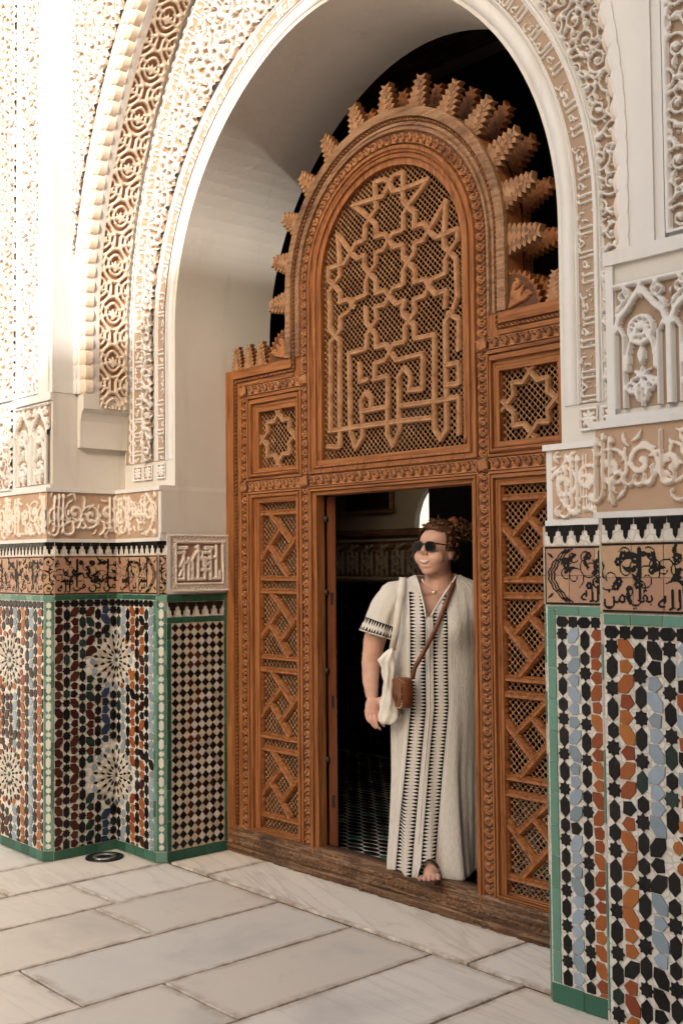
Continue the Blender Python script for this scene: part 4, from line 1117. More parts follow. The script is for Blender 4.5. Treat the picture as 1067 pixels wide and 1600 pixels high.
# ------------------------------------------------------------------ the carved wooden screen
STRAPS = [[(1.243, 3.255), (1.271, 3.278), (1.33, 3.279), (1.326, 3.147), (1.357, 3.11)],
 [(1.243, 3.249), (1.261, 3.206), (1.327, 3.199), (1.489, 3.207), (1.357, 3.113), (1.329, 3.081), (1.325, 3.012), (1.262, 3.012), (1.229, 2.987), (1.205, 2.952), (1.144, 2.945), (1.143, 2.894), (1.097, 2.859), (1.076, 2.822), (1.075, 2.761), (1.005, 2.753), (0.976, 2.719)],
 [(1.243, 3.255), (1.205, 3.277), (1.144, 3.279), (1.146, 3.201), (1.155, 3.149), (1.105, 3.117), (1.075, 3.083), (1.069, 3.022), (1.009, 3.02), (0.973, 2.981), (0.931, 2.94), (0.893, 2.939), (0.816, 2.94), (0.812, 2.881), (0.847, 2.853), (0.893, 2.805), (0.893, 2.759), (0.955, 2.761), (0.995, 2.716)],
 [(1.243, 3.249), (1.199, 3.197), (1.146, 3.201), (0.996, 3.207), (1.105, 3.117), (1.147, 3.078), (1.146, 3.019), (1.206, 3.021), (1.243, 2.976), (1.261, 2.946), (1.324, 2.946), (1.323, 2.887), (1.353, 2.858), (1.397, 2.812), (1.392, 2.758), (1.459, 2.76), (1.494, 2.71), (1.524, 2.68), (1.584, 2.688), (1.577, 2.613)],
 [(0.881, 3.092), (0.973, 2.983), (1.018, 2.943), (1.068, 2.951), (1.067, 2.893), (1.101, 2.858), (1.143, 2.815), (1.142, 2.756), (1.202, 2.76), (1.248, 2.709), (1.276, 2.681), (1.332, 2.689), (1.324, 2.658)],
 [(0.881, 3.092), (0.893, 2.939), (0.894, 2.886), (0.847, 2.853), (0.815, 2.82), (0.819, 2.747)],
 [(1.357, 3.113), (1.402, 3.072), (1.396, 3.009), (1.456, 3.013), (1.489, 2.968), (1.524, 2.933), (1.58, 2.935), (1.66, 2.942), (1.655, 2.889), (1.608, 2.855), (1.582, 2.82), (1.581, 2.763), (1.503, 2.751), (1.476, 2.716), (1.458, 2.687), (1.391, 2.682), (1.393, 2.646)],
 [(1.482, 2.971), (1.591, 3.082), (1.576, 2.936), (1.576, 2.879), (1.608, 2.852), (1.645, 2.813), (1.651, 2.642), (1.629, 2.604)],
 [(1.482, 2.971), (1.453, 2.936), (1.395, 2.936), (1.394, 2.89), (1.353, 2.859), (1.325, 2.826), (1.321, 2.762), (1.258, 2.759), (1.23, 2.726), (1.201, 2.691), (1.135, 2.691)],
 [(0.819, 2.747), (0.818, 2.638), (0.89, 2.57), (0.885, 2.06), (0.798, 2.068)],
 [(0.964, 2.708), (0.892, 2.685), (0.891, 2.623), (0.822, 2.574), (0.816, 2.143), (0.887, 2.143), (1.027, 2.144), (1.211, 2.142), (1.291, 2.143), (1.501, 2.137)],
 [(1.074, 2.702), (1.075, 2.627), (1.141, 2.562), (1.14, 2.502), (1.207, 2.505), (1.235, 2.468), (1.272, 2.423), (1.44, 2.43), (1.435, 2.271), (1.352, 2.276), (1.364, 2.338), (1.322, 2.383), (1.285, 2.345), (1.283, 2.139), (1.295, 2.118), (1.247, 2.037), (1.21, 2.086), (1.216, 2.357), (1.128, 2.355), (1.134, 2.429), (1.197, 2.433), (1.235, 2.471)],
 [(1.138, 2.691), (1.147, 2.629), (1.082, 2.571), (1.074, 2.505), (0.956, 2.5), (0.961, 2.123), (0.995, 2.041), (1.046, 2.101), (1.033, 2.265), (1.069, 2.302), (1.107, 2.264), (1.102, 2.231)],
 [(1.048, 2.213), (1.198, 2.217)],
 [(1.313, 2.66), (1.319, 2.626), (1.384, 2.569), (1.394, 2.503), (1.512, 2.503), (1.505, 2.085), (1.542, 2.037), (1.577, 2.078), (1.577, 2.55), (1.629, 2.592)],
 [(1.395, 2.645), (1.394, 2.62), (1.332, 2.571), (1.326, 2.5), (1.254, 2.498), (1.235, 2.471)],
 [(1.595, 2.585), (1.657, 2.546), (1.651, 2.416)],
 [(1.579, 2.359), (1.654, 2.359), (1.652, 2.269), (1.579, 2.271)],
 [(1.301, 2.211), (1.507, 2.208), (1.576, 2.209), (1.651, 2.212), (1.648, 2.053)],
 [(1.026, 2.444), (1.03, 2.354), (1.084, 2.361)]]
scr = thing('door_screen', 'carved cedar door screen with an arched lattice, stepped crest and open doorway', 'door screen', (XC, YD, 0))
FS = Fr((0, YD, 0), (1, 0))
WC = [M['wood_carved'], M['wood_shaded']]
def sbox(name, x0, x1, z0, z1, n0, n1, mat='wood', mirror=True, par=None):
    for k in ((0, 1) if mirror else (0,)):
        m_ = MB(); X0, X1 = (x0, x1) if k == 0 else (mirx(x1), mirx(x0))
        m_.box(X0, X1, YD - n1, YD - n0, z0, z1); m_.build(name, M[mat], par or scr)
# boards
sbox('stile', .006, .268, .0, 2.528, -.11, -.004); sbox('stile', .568, .724, .0, 2.90, -.055, -.004)
sbox('rail', .268, .568, 2.292, 2.528, -.11, -.0045, 'wood_h'); sbox('rail', .268, .568, 1.818, 1.998, -.11, -.0045, 'wood_h')
sbox('rail', .726, 1.729, 1.836, 2.004, -.11, -.0045, 'wood_h', False)
def arch_shape(hw, zb, zs, n=30, closed=True, c=XC):
    P = [(c - hw, zb)] + [(c - hw * math.cos(math.pi * i / n), zs + hw * math.sin(math.pi * i / n)) for i in range(n + 1)] + [(c + hw, zb)]
    return P
def loops(name, shapes, ns, mats, closed, parent, smooth=False):
    n = len(shapes[0]); m_ = MB(); V = []
    for S_, q in zip(shapes, ns): V += [tuple(FS.P(x, z, q)) for x, z in S_]
    F = []
    for k in range(len(shapes) - 1):
        for i in range(n if closed else n - 1):
            j = (i + 1) % n; F.append((k * n + i, k * n + j, (k + 1) * n + j, (k + 1) * n + i)[::-1])
    m_.add(V, F); return m_.build(name, mats, parent, I4, smooth)
ZS = 2.862
# arch board (ring) behind the mouldings
loops('arch_board', [arch_shape(.462, 2.004, ZS, 40), arch_shape(.462, 2.004, ZS, 40), arch_shape(.712, 2.5, ZS, 40), arch_shape(.712, 2.5, ZS, 40), arch_shape(.462, 2.004, ZS, 40)], [-.11, -.0065, -.0065, -.11, -.11], M['wood'], False, scr)
# moulding around the great lattice
prof = [(0, -.034), (.005, -.013), (.026, -.011), (.029, .005), (.043, .008), (.046, -.006), (.051, -.006), (.053, .002), (.063, .003), (.066, .012), (.081, .012), (.084, -.010), (.088, -.010)]
loops('lattice_moulding', [arch_shape(.464 + o, 2.0 - o * .72, ZS, 40) for o, _ in prof], [q for _, q in prof], M['wood'], True, scr)
# outer moulding of the arch
prof = [(.604, -.010), (.609, -.008), (.612, .009), (.624, .010), (.627, -.004), (.632, -.004), (.635, .003), (.648, .003), (.650, -.003), (.669, -.003), (.672, .016), (.700, .021), (.714, .014), (.716, -.004)]
loops('arch_moulding', [arch_shape(o, 2.535, ZS, 40) for o, _ in prof], [q for _, q in prof], M['wood_grey'], False, scr)
def frame4(name, o, i, prof, mirror=True, mats=None):
    for k in ((0, 1) if mirror else (0,)):
        O, I_ = o, i
        if k: O = (mirx(o[1]), mirx(o[0]), o[2], o[3]); I_ = (mirx(i[1]), mirx(i[0]), i[2], i[3])
        m_ = MB(); V = []
        for t, q in prof:
            x0, x1, z0, z1 = [p + (r_ - p) * t for p, r_ in zip(O, I_)]
            V += [tuple(FS.P(x, z, q)) for x, z in ((x0, z0), (x1, z0), (x1, z1), (x0, z1))]
        m_.v = V
        for s_ in range(len(prof) - 1):
            for c in range(4):
                c2 = (c + 1) % 4; m_.f.append((s_ * 4 + c, s_ * 4 + c2, s_ * 4 + 4 + c2, s_ * 4 + 4 + c)); m_.m.append(1 if c in (0, 2) else 0)
        m_.build(name, mats or [M['wood'], M['wood_h']], scr)
FP = [(0, -.010), (.03, .008), (.20, .009), (.22, -.004), (.27, -.004), (.29, .004), (.36, .005), (.38, .013), (.54, .013), (.57, -.004), (.63, -.005), (.66, .0), (.78, -.002), (.81, -.014), (1, -.016), (1, -.036)]
frame4('panel_moulding', (.176, .626, 1.936, 2.384), (.257, .575, 1.996, 2.297), FP)
frame4('panel_moulding', (.176, .626, .136, 1.879), (.270, .570, .162, 1.822), FP)
frame4('doorway_moulding', (.672, 1.783, .05, 1.879), (.722, 1.733, .12, 1.836), FP[:-2] + [(1, -.055)], False)
# outer frame, cap rails
for k in (0, 1):
    for nm, x0, x1, z0, z1, n1, mt in (('outer_frame', .004, .072, .0, 2.531, .012, 'wood'), ('outer_frame', .072, .555, 2.486, 2.531, .0125, 'wood_h'), ('fillet', .096, .130, .10, 2.46, .003, 'wood'), ('fillet', .130, .56, 2.440, 2.460, .0035, 'wood_h')):
        X0, X1 = (x0, x1) if k == 0 else (mirx(x1), mirx(x0)); m_ = MB(); m_.box(X0, X1, YD - n1, YD + .004, z0, z1); m_.build(nm, M[mt], scr)
# rope beading
def spath_map(path, Y, off, sgn): return path_map(path, Y, off, sgn)
rope = [(.084, .12), (.084, 2.472), (.568, 2.472), (.568, ZS)] + [(XC - .660 * math.cos(math.pi * i / 40), ZS + .660 * math.sin(math.pi * i / 40)) for i in range(1, 40)] + [(mirx(.568), ZS), (mirx(.568), 2.472), (mirx(.084), 2.472), (mirx(.084), .12)]
f_, L = path_map(rope, YD + .001, -.007, 1)
cv = Cv(L, .014, .0024); UU, VV = np.meshgrid(cv.X, cv.Y); cv.a[:] = (.5 + .5 * np.cos((UU + VV * 1.1) * 2 * math.pi / .021)) * np.sqrt(np.clip(1 - ((VV - .007) / .0072) ** 2, 0, 1)); cv.a[:] = np.maximum(cv.a, .0)
relief('rope_beading', cv, f_, .014, [M['wood'], M['wood_shaded']], scr)
# running scroll bands
def scroll_cv(L, Wd, res, seed=0):
    cv = Cv(L, Wd, res); r = random.Random(seed); per = Wd * 1.02; n = max(1, int(L / per)); per = L / n
    for k in range(n):
        x = (k + .5) * per; y = Wd / 2
        cv.ring(x, y, Wd * .40, Wd * .060, 1, 14, -2.3, 1.7)
        cv.ring(x - Wd * .06, y + Wd * .02, Wd * .25, Wd * .055, .85, 12, -2.5, 2.0)
        cv.disc(x - Wd * .16, y - Wd * .06, Wd * .12)
        cv.leaf(x - Wd * .5, y + Wd * .38, -.5, Wd * .42, Wd * .07, -.8, .9)
    cv.rect(0, L, 0, Wd * .06); cv.rect(0, L, Wd * .94, Wd)
    return cv
def band(path, wd, name='scroll_band', res=.0028, seed=0, mats=None):
    f_, L = path_map(path, YD + .0055, -wd / 2, 1)
    relief(name, scroll_cv(L - .001, wd, res, seed), f_, .013, mats or WC, scr)
band([(.649, .14), (.649, ZS)] + [(XC - .5785 * math.cos(math.pi * i / 40), ZS + .5785 * math.sin(math.pi * i / 40)) for i in range(1, 40)] + [(mirx(.649), ZS), (mirx(.649), .14)], .045)
for k in (0, 1):
    mx = (lambda x: x) if k == 0 else mirx
    band([(mx(.154), .12), (mx(.154), 2.435)], .043)
    for z, wd in ((2.411, .050), (1.907, .052)):
        xs = sorted((mx(.178), mx(.626))); band([(xs[0], z), (xs[1], z)], wd)
band([(.673, 1.907), (mirx(.673), 1.907)], .052)
# knots where bands cross
for x in (.154, .649, mirx(.649), mirx(.154)):
    for z in (2.411, 1.907):
        cv = Cv(.06, .06, .0026)
        for q in range(4):
            an = math.pi / 4 + q * math.pi / 2; cv.leaf(.03, .03, an, .034, .008, .5)
            cv.leaf(.03, .03, an + .785, .026, .006, 0)
        cv.ring(.03, .03, .021, .0035); cv.disc(.03, .03, .006)
        relief('knot', cv, flatY(x - .03, z - .03, YD - .008), .008, WC, scr)
# turned lattice, too fine to pick apart
def lattice(inside, x0, x1, z0, z1, n, name='lattice', p=.0290, rb=.0056, rr=.0024):
    xs = []; 
    for j in range(int((z1 - z0) / (p / 2)) + 2):
        for i in range(int((x1 - x0) / p) + 2):
            x = x0 + p * (i + (.5 if j % 2 else 0)); z = z0 + j * p / 2
            if inside(x, z): xs.append((x, z))
    C = np.array(xs); N = len(C)
    if not N: return
    tv = [(rb * math.cos(k * math.pi / 3), 0, rb * math.sin(k * math.pi / 3)) for k in range(6)] + [(rb * .72 * math.cos(k * math.pi / 3), -rb * .7, rb * .72 * math.sin(k * math.pi / 3)) for k in range(6)] + [(0, -rb * .95, 0)] * 1
    tf = [(k, (k + 1) % 6, (k + 1) % 6 + 6, k + 6) for k in range(6)] + [(k + 6, (k + 1) % 6 + 6, 12, 12) for k in range(6)]
    for sx, sz in ((1, 1), (1, -1)):
        bs = len(tv); dx, dz = sx * .7071, sz * .7071; ax, az = -dz, dx
        for L_ in (0, p * .7071):
            for q, y in ((rr, 0), (0, -rr), (-rr, 0), (0, rr)): tv.append((dx * L_ + ax * q, y, dz * L_ + az * q))
        tf += [(bs + k, bs + (k + 1) % 4, bs + 4 + (k + 1) % 4, bs + 4 + k) for k in range(4)]
    tv = np.array(tv); K = len(tv)
    V = tv[None] + np.stack([C[:, 0], np.full(N, YD - n), C[:, 1]], 1)[:, None, :]
    me = bpy.data.meshes.new(name); F = np.array(tf)
    allF = (F[None] + (np.arange(N) * K)[:, None, None]).reshape(-1, 4)
    quad = allF[allF[:, 2] != allF[:, 3]]; tri = allF[allF[:, 2] == allF[:, 3]][:, :3]
    T_ = np.concatenate([quad[:, [0, 1, 2]], quad[:, [0, 2, 3]], tri])
    o = mobj(name, np_mesh(name, V.reshape(-1, 3), T_, [M['wood_lattice']]), scr)
    return tag(o, kind='stuff')
lattice(lambda x, z: abs(x - XC) < .466 and z > 1.998 and (z < ZS or math.hypot(x - XC, z - ZS) < .466), XC - .47, XC + .47, 1.996, 3.335, -.032)
for x0, x1 in ((.255, .578), (mirx(.578), mirx(.255))): lattice(lambda x, z: True, x0, x1 - .02, 1.994, 2.285, -.034)
for x0, x1 in ((.268, .572), (mirx(.572), mirx(.268))): lattice(lambda x, z: True, x0, x1 - .02, .162, 1.81, -.034)
# strapwork
_sk = [0]
def strap(p, q, wd=.028, h=.019, n0=-.030, name='strap', mat='wood_lattice', ext=.38):
    dx, dz = q[0] - p[0], q[1] - p[1]; L = math.hypot(dx, dz)
    if L < .004: return
    dx /= L; dz /= L; ax, az = -dz, dx; _sk[0] += 1
    n0 = n0 + (_sk[0] % 7) * .0004; e_ = wd * ext
    sec = [(-.5, 0), (-.5, .45), (-.30, .92), (-.07, .80), (.07, .80), (.30, .92), (.5, .45), (.5, 0)]
    V = []
    for t in (-e_, L + e_):
        for s_, hh in sec:
            tt = t + (abs(s_) - .5) * wd * .0 + (e_ * abs(s_) * 1.6 if t < 0 else -e_ * abs(s_) * 1.6)
            V.append((dx * tt + ax * s_ * wd, dz * tt + az * s_ * wd, n0 + hh * h))
    k = len(sec); F = [(i, i + 1, i + 1 + k, i + k)[::-1] for i in range(k - 1)] + [tuple(range(k)), tuple(range(2 * k - 1, k - 1, -1))]
    me = bpy.data.meshes.new(name); me.from_pydata(V, [], F); me.materials.append(M[mat]); me.update()
    return mobj(name, me, scr, FS.at(p[0], p[1], 0))
for path in STRAPS:
    for i in range(len(path) - 1): strap(path[i], path[i + 1])
# eight-pointed star in the small panels
for mx in ((lambda x: x), mirx):
    c = mx(.416), 2.1465
    st = [(c[0] + (.128 if i % 2 == 0 else .094) * math.cos(math.pi * i / 8), c[1] + (.128 if i % 2 == 0 else .094) * 0.98 * math.sin(math.pi * i / 8)) for i in range(16)]
    for i in range(16): strap(st[i], st[(i + 1) % 16], .026, .022, -.032)
    for i in range(4):
        an = i * math.pi / 2
        for sg in (-1, 1):
            p = (c[0] + .126 * math.cos(an), c[1] + .126 * math.sin(an)); q = (p[0] + .032 * math.cos(an + sg * .75), p[1] + .032 * math.sin(an + sg * .75)); strap(p, q, .022, .022, -.032, 'strap', 'wood_lattice', .1)
    # tall side panels: rails and pinwheel diagonals
    def st2(p, q, wd=.030): strap((mx(p[0]), p[1]), (mx(q[0]), q[1]), wd, .030, -.036, 'lattice_bar', 'wood', .15)
    for k in range(4):
        o = -.4005 * k
        st2((.268, 1.764 + o), (.572, 1.764 + o), .032); st2((.268, 1.428 + o), (.572, 1.428 + o), .030)
        st2((.352, 1.757 + o), (.522, 1.607 + o), .034); st2((.270, 1.528 + o), (.432, 1.682 + o), .034)
        st2((.338, 1.602 + o), (.494, 1.440 + o), .034); st2((.424, 1.508 + o), (.572, 1.652 + o), .034)
    st2((.268, .20), (.268, 1.81), .02); st2((.572, .20), (.572, 1.81), .02)
# worn sill, its face uneven and carved
NX, NZ = 420, 26
U, V = np.meshgrid(np.linspace(.0, 2.445, NX), np.linspace(0, .138, NZ))
cv = scroll_cv(2.445, .058, .0052, 3); r_ = np.random.RandomState(4)
def sm(sh, k):
    q = r_.rand(*sh)
    for _ in range(k): q = blur(q)
    return (q - q.min()) / (q.max() - q.min())
car = np.zeros_like(U); jj = ((V - .046) / .058 * (cv.ny - 1)); ii = (U / 2.445 * (cv.nx - 1)).astype(int); ok = (jj >= 0) & (jj < cv.ny - 1)
car[ok] = cv.a[jj[ok].astype(int), ii[ok]]
wear = sm((NZ, NX), 14)
n_ = .008 + .015 * car * (.25 + .75 * wear) + .008 * (V < .036) - .016 * np.clip((.018 - V) / .018, 0, 1) * wear + .009 * sm((NZ, NX), 3) - .010 * np.clip(sm((NZ, NX), 22) - .62, 0, 1) / .38 - .010 * np.clip((V - .118) / .02, 0, 1) ** 2 - .004 * (np.abs(V - .040) < .004) - .004 * (np.abs(V - .110) < .004)
P = np.stack([U, YD - n_, V], -1)
top = np.stack([U[-1], np.full(NX, YD + .02), .1405 + .004 * sm((1, NX), 0)[0] * 0 + .002 * np.sin(U[-1] * 9)], -1)[None]
back = np.stack([U[-1], np.full(NX, YD + .085), np.full(NX, .138)], -1)[None]; bk = np.stack([U[-1], np.full(NX, YD + .085), np.full(NX, 0.0)], -1)[None]
P = np.concatenate([P, top, back, bk]); ny = NZ + 3; idx = np.arange(ny * NX).reshape(ny, NX)
Q = np.stack([idx[:-1, :-1], idx[:-1, 1:], idx[1:, 1:], idx[1:, :-1]], -1).reshape(-1, 4)
mobj('sill', np_mesh('sill', P, Q, [M['wood_sill']]), scr)
# stepped crest: finials on front and back of the arch
def finial_pts(hw=.056, L=.140, n=6, tp=.52):
    R_ = []
    for i in range(n):
        y = L * i / n; q = hw * (1 - tp * i / n); st = L / n
        R_ += [(q - .010, y), (q + .005, y + st * .72), (q - .011, y + st * .95)]
    R_ += [(hw * (1 - tp) * .55, L), (hw * (1 - tp) * .95, L + .020), (.0, L + .010)]
    return [(-x, y) for x, y in R_][:-1] + R_[::-1]
def prism_obj(name, pts, th, mat, world, parent):
    n = len(pts); V = [(x, y, 0) for x, y in pts] + [(x, y, -th) for x, y in pts]
    F = [tuple(range(n))[::-1], tuple(range(n, 2 * n))] + [(i, (i + 1) % n, (i + 1) % n + n, i + n) for i in range(n)]
    me = bpy.data.meshes.new(name); me.from_pydata(V, [], F); me.materials.append(M[mat]); me.update()
    return mobj(name, me, parent, world)
fp = finial_pts()
if sum(fp[i][0] * fp[(i + 1) % len(fp)][1] - fp[(i + 1) % len(fp)][0] * fp[i][1] for i in range(len(fp))) > 0: fp = fp[::-1]
def cw(P): return P[::-1] if sum(P[i][0] * P[(i + 1) % len(P)][1] - P[(i + 1) % len(P)][0] * P[i][1] for i in range(len(P))) > 0 else P
small = [cw([(x, y + .006) for x, y in finial_pts(.040, .118, 5, .6)]), cw([(x, y + .006) for x, y in finial_pts(.025, .09, 4, .7)])]
def finial(x, z, rot, n, sc_=1.0):
    Mx = FS.at(x, z, n, rot, sc_)
    o = prism_obj('finial', fp, .032, 'wood_lattice' if n > -.05 else 'wood', Mx, scr)
    if n > -.05:
        prism_obj('carving', small[0], .012, 'wood_grey', Mx @ Matrix.Translation((0, 0, .003)), o); prism_obj('carving', small[1], .012, 'wood_lattice', Mx @ Matrix.Translation((0, 0, .006)), o)
    return o
for k in range(13):
    t = math.pi * (k / 12); R_ = .705
    for n in (-.012, -.125): finial(XC - R_ * math.cos(t), ZS - .03 + R_ * math.sin(t), math.pi / 2 - t, n, 1.12 + RN.uniform(-.04, .04))
for n in (-.125,): loops('arch_board', [arch_shape(.60, 2.5, ZS, 30), arch_shape(.60, 2.5, ZS, 30), arch_shape(.712, 2.5, ZS, 30), arch_shape(.712, 2.5, ZS, 30)], [n - .05, n, n, n - .05], M['wood'], False, scr)
# quarter ornaments and small finials over the cap rails
qp = [(0, 0)]; nT = 9
for i in range(nT + 1):
    t = math.pi / 2 * i / nT
    rr = .175
    qp += [(rr * math.cos(t), rr * math.sin(t)), ((rr - .022) * math.cos(t + .085), (rr - .022) * math.sin(t + .085))]
qp = [(max(0, x), max(0, y)) for x, y in qp]
for mxf in (0, 1):
    X = .512 if mxf == 0 else mirx(.512)
    pts = [(-x, y) for x, y in qp] if mxf == 0 else qp
    if sum(pts[i][0] * pts[(i + 1) % len(pts)][1] - pts[(i + 1) % len(pts)][0] * pts[i][1] for i in range(len(pts))) > 0: pts = pts[::-1]
    for n in (-.01, -.125):
        o = prism_obj('spandrel_ornament', pts, .035, 'wood', FS.at(X, 2.531, n), scr)
        if n > -.05:
            cv = Cv(.15, .15, .0026)
            cv.leaf(.01, .01, .785, .11, .022, 0); 
            for q in range(3): cv.leaf(.03 + .02 * q, .015 + .005 * q, .1, .06, .011, 1.2); cv.leaf(.015 + .005 * q, .03 + .02 * q, 1.47, .06, .011, -1.2)
            cv.spiral(.10, .045, .02, .004, 0, 1.2, .005, .005); cv.spiral(.045, .10, .02, .004, 1.57, -1.2, .005, .005)
            keepq = lambda U, V: np.hypot(U, V) < .150
            g = (lambda U, V, H, X=X: np.stack([X - U, YD + .008 - H, 2.535 + V], -1)) if mxf == 0 else (lambda U, V, H, X=X: np.stack([X + U, YD + .008 - H, 2.535 + V], -1))
            relief('carving', cv, g, .012, WC, o, keepq)
    for dx in (.232, .335, .438):
        for n in (-.012, -.125): finial(X - dx if mxf == 0 else X + dx, 2.531, 0, n, .82)

# open door leaf inside, folded back against the room wall
leaf = thing('door_leaf', 'dark red-brown wooden door leaf standing open inside the doorway', 'door', (.79, .97, .11))
LM = Matrix.Translation((.728, .898, 0)) @ Matrix.Rotation(rad(58), 4, 'Z')
m_ = MB(); m_.box(.0, .042, .004, .50, .112, 1.83); m_.build('panel', M['wood_red'], leaf, LM)
m_ = MB(); m_.box(.003, .039, -.003, .004, .112, 1.83); m_.build('edge', M['wood_red'], leaf, LM)
for z in (.55, .98, 1.36, 1.72):
    m_ = MB(); v_, f_2 = lathe([(.0, -.016), (.010, -.014), (.013, 0), (.010, .014), (.0, .016)], 10); m_.add([(x - .008, y - .003, q + z) for x, y, q in v_], f_2); m_.build('hinge', M['iron'], leaf, LM, True)
for z in (.32, .80, 1.30):
    m_ = MB(); m_.box(.012, .026, -.005, -.0025, z, z + .06); m_.build('lock_plate', M['iron'], leaf, LM)
# ------------------------------------------------------------------ the dark room behind, and the courtyard in front
room = thing('room', None, None, (1, 2, 0)); tag(room, kind='structure')
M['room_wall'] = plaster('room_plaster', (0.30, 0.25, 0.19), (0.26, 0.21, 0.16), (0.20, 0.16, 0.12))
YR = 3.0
M['near_black'] = flat('near_black_wood', (0.010, 0.008, 0.007), 0.7, 0.1, 0.3)
def rbox(nm, x0, x1, y0, y1, z0, z1, mat='room_wall'):
    m_ = MB(); m_.box(x0, x1, y0, y1, z0, z1); return m_.build(nm, M[mat], room)
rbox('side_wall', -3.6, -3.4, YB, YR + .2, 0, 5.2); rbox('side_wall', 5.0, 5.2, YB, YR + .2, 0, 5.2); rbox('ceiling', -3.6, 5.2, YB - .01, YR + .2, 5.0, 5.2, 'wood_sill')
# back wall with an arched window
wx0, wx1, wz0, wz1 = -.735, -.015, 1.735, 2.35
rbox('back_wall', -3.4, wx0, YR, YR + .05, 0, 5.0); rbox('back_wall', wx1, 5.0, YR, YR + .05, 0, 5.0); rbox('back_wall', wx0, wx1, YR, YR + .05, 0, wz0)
m_ = MB(); n = 12; cx = (wx0 + wx1) / 2; hw = (wx1 - wx0) / 2
arc = [(cx - hw * math.cos(math.pi * i / n), 1.76 + hw * math.sin(math.pi * i / n)) for i in range(n + 1)]
for i in range(n):
    (xa, za), (xb, zb) = arc[i], arc[i + 1]
    m_.add([(xa, YR, za), (xb, YR, zb), (xb, YR, 5), (xa, YR, 5), (xa, YR + .05, za), (xb, YR + .05, zb)], [(0, 1, 2, 3), (0, 4, 5, 1)])
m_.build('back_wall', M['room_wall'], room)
rbox('window_shutter', -.545, 1.4, YR - .05, YR - .02, 1.2, 3.2, 'near_black')
rbox('sun_patch_cover', -3.39, 4.9, YR - .018, YR - .002, 2.16, 4.9, 'near_black')  # near-black board added to hide the sun patch on the back wall
fl = thing('room_floor', None, None, (1, 1.6, .1)); tag(fl, kind='structure')
m_ = MB(); m_.box(-3.4, 5, YD + .085, YR, .0, .100); m_.build('floor_bed', M['ground_white'], fl)
# lens-shaped black and green floor pieces, white between them
FF = Matrix.Translation((0, 0, .1))
rows = [('green', 1.03, 1.055)]
m_ = MB(); m_.box(.3, 2.3, .925, .950, .1, .1035); m_.build('border_strip', M['green_mid'], fl)
lens = [(.055 * math.cos(t), .0235 * math.sin(t) * abs(math.sin(t)) ** .15) for t in [2 * math.pi * k / 12 for k in range(12)]]
k = 0; rest = MB()
for j in range(38):
    for i in range(34):
        x = -1.6 + i * .115 + (.0575 if j % 2 else 0); y = .985 + j * .052
        if x > 2.2: continue
        mt = RN.choice(['black', 'black', 'black', 'green_mid', 'pine'])
        vis = (.62 - (y - .93) * 1.05) < x < 1.75 and j < 26
        if vis and k < 296: mobj('lens_tile', tile_mesh('lens_tile', lens, M[mt], .003), fl, Matrix.Translation((x, y, .1))); k += 1
        else: rest.add([(x + p, y + q, .1025) for p, q in lens], [tuple(range(12))], 0 if mt != 'green_mid' else 1)
tag(rest.build('lens_tiles', [M['black'], M['green_mid']], fl), kind='stuff')
# carved frieze, dado and picture on the back wall
bw = thing('wall_frieze', 'dim carved plaster band on the back wall inside the dark room', 'frieze', (-1, YR, 1.38))
cv = Cv(1.9, .30, .006); cv.rect(0, 1.9, 0, .02); cv.rect(0, 1.9, .28, .30); r = random.Random(9)
for i in range(12):
    x = .08 + i * .16
    for q in (-.05, 0, .05): cv.stroke([(x + q, .04), (x + q, .2 + .05 * (q == 0))], .010)
    cv.stroke([(x - .05, .2), (x + .06, .25)], .010); cv.stroke([(x + .05, .1), (x - .05, .05)], .010); cv.ring(x, .14, .035, .008)
relief('carving', cv, flatY(-2.1, 1.38, YR - .004), .02, [M['room_wall'], M['wood_sill']], bw)
m_ = MB(); m_.box(-2.4, 1.2, YR - .03, YR - .002, 1.70, 1.75); m_.build('cornice', M['wood_sill'], bw)
pic = thing('wall_picture', 'black framed rectangle hanging on the wall inside the dark room', 'picture', (-1.1, YR, 1.9))
m_ = MB(); m_.box(-1.44, -.93, YR - .03, YR - .002, 1.87, 2.30); m_.build('frame', M['wood_sill'], pic)
m_ = MB(); m_.box(-1.41, -.96, YR - .034, YR - .03, 1.90, 2.27); m_.build('sheet', M['iron'], pic)
rd = TilePanel(Fr((0, YR, 0), (1, 0)), 'dark diamond tile dado on the back wall inside the room', (-1, YR, .1), group=None)
rd.ground(-3.3, 1.2, .1, 1.36, 'grout', 'tile_bed')
rd.merlons(-1.9, -.3, 1.28, 1.355, .07); k = 0
for j in range(14):
    for i in range(17): rd.tile([(0, .036), (-.036, 0), (0, -.036), (.036, 0)], -1.9 + i * .085, .2 + j * .075, RN.choice(['black', 'pine', 'navy']), 'diamond_tile', 0, .3)
M['far_plaster'] = plaster('far_plaster', (0.46, 0.40, 0.33), (0.42, 0.36, 0.29), (0.36, 0.30, 0.24))
# a sunlit house beyond the window
bb = thing('far_house', 'sunlit white wall of a house glimpsed through the arched window', 'building', (-15, 18, 0))
m_ = MB(); m_.box(-30, -4, 18, 20, 0, 7); m_.build('wall_face', M['far_plaster'], bb)
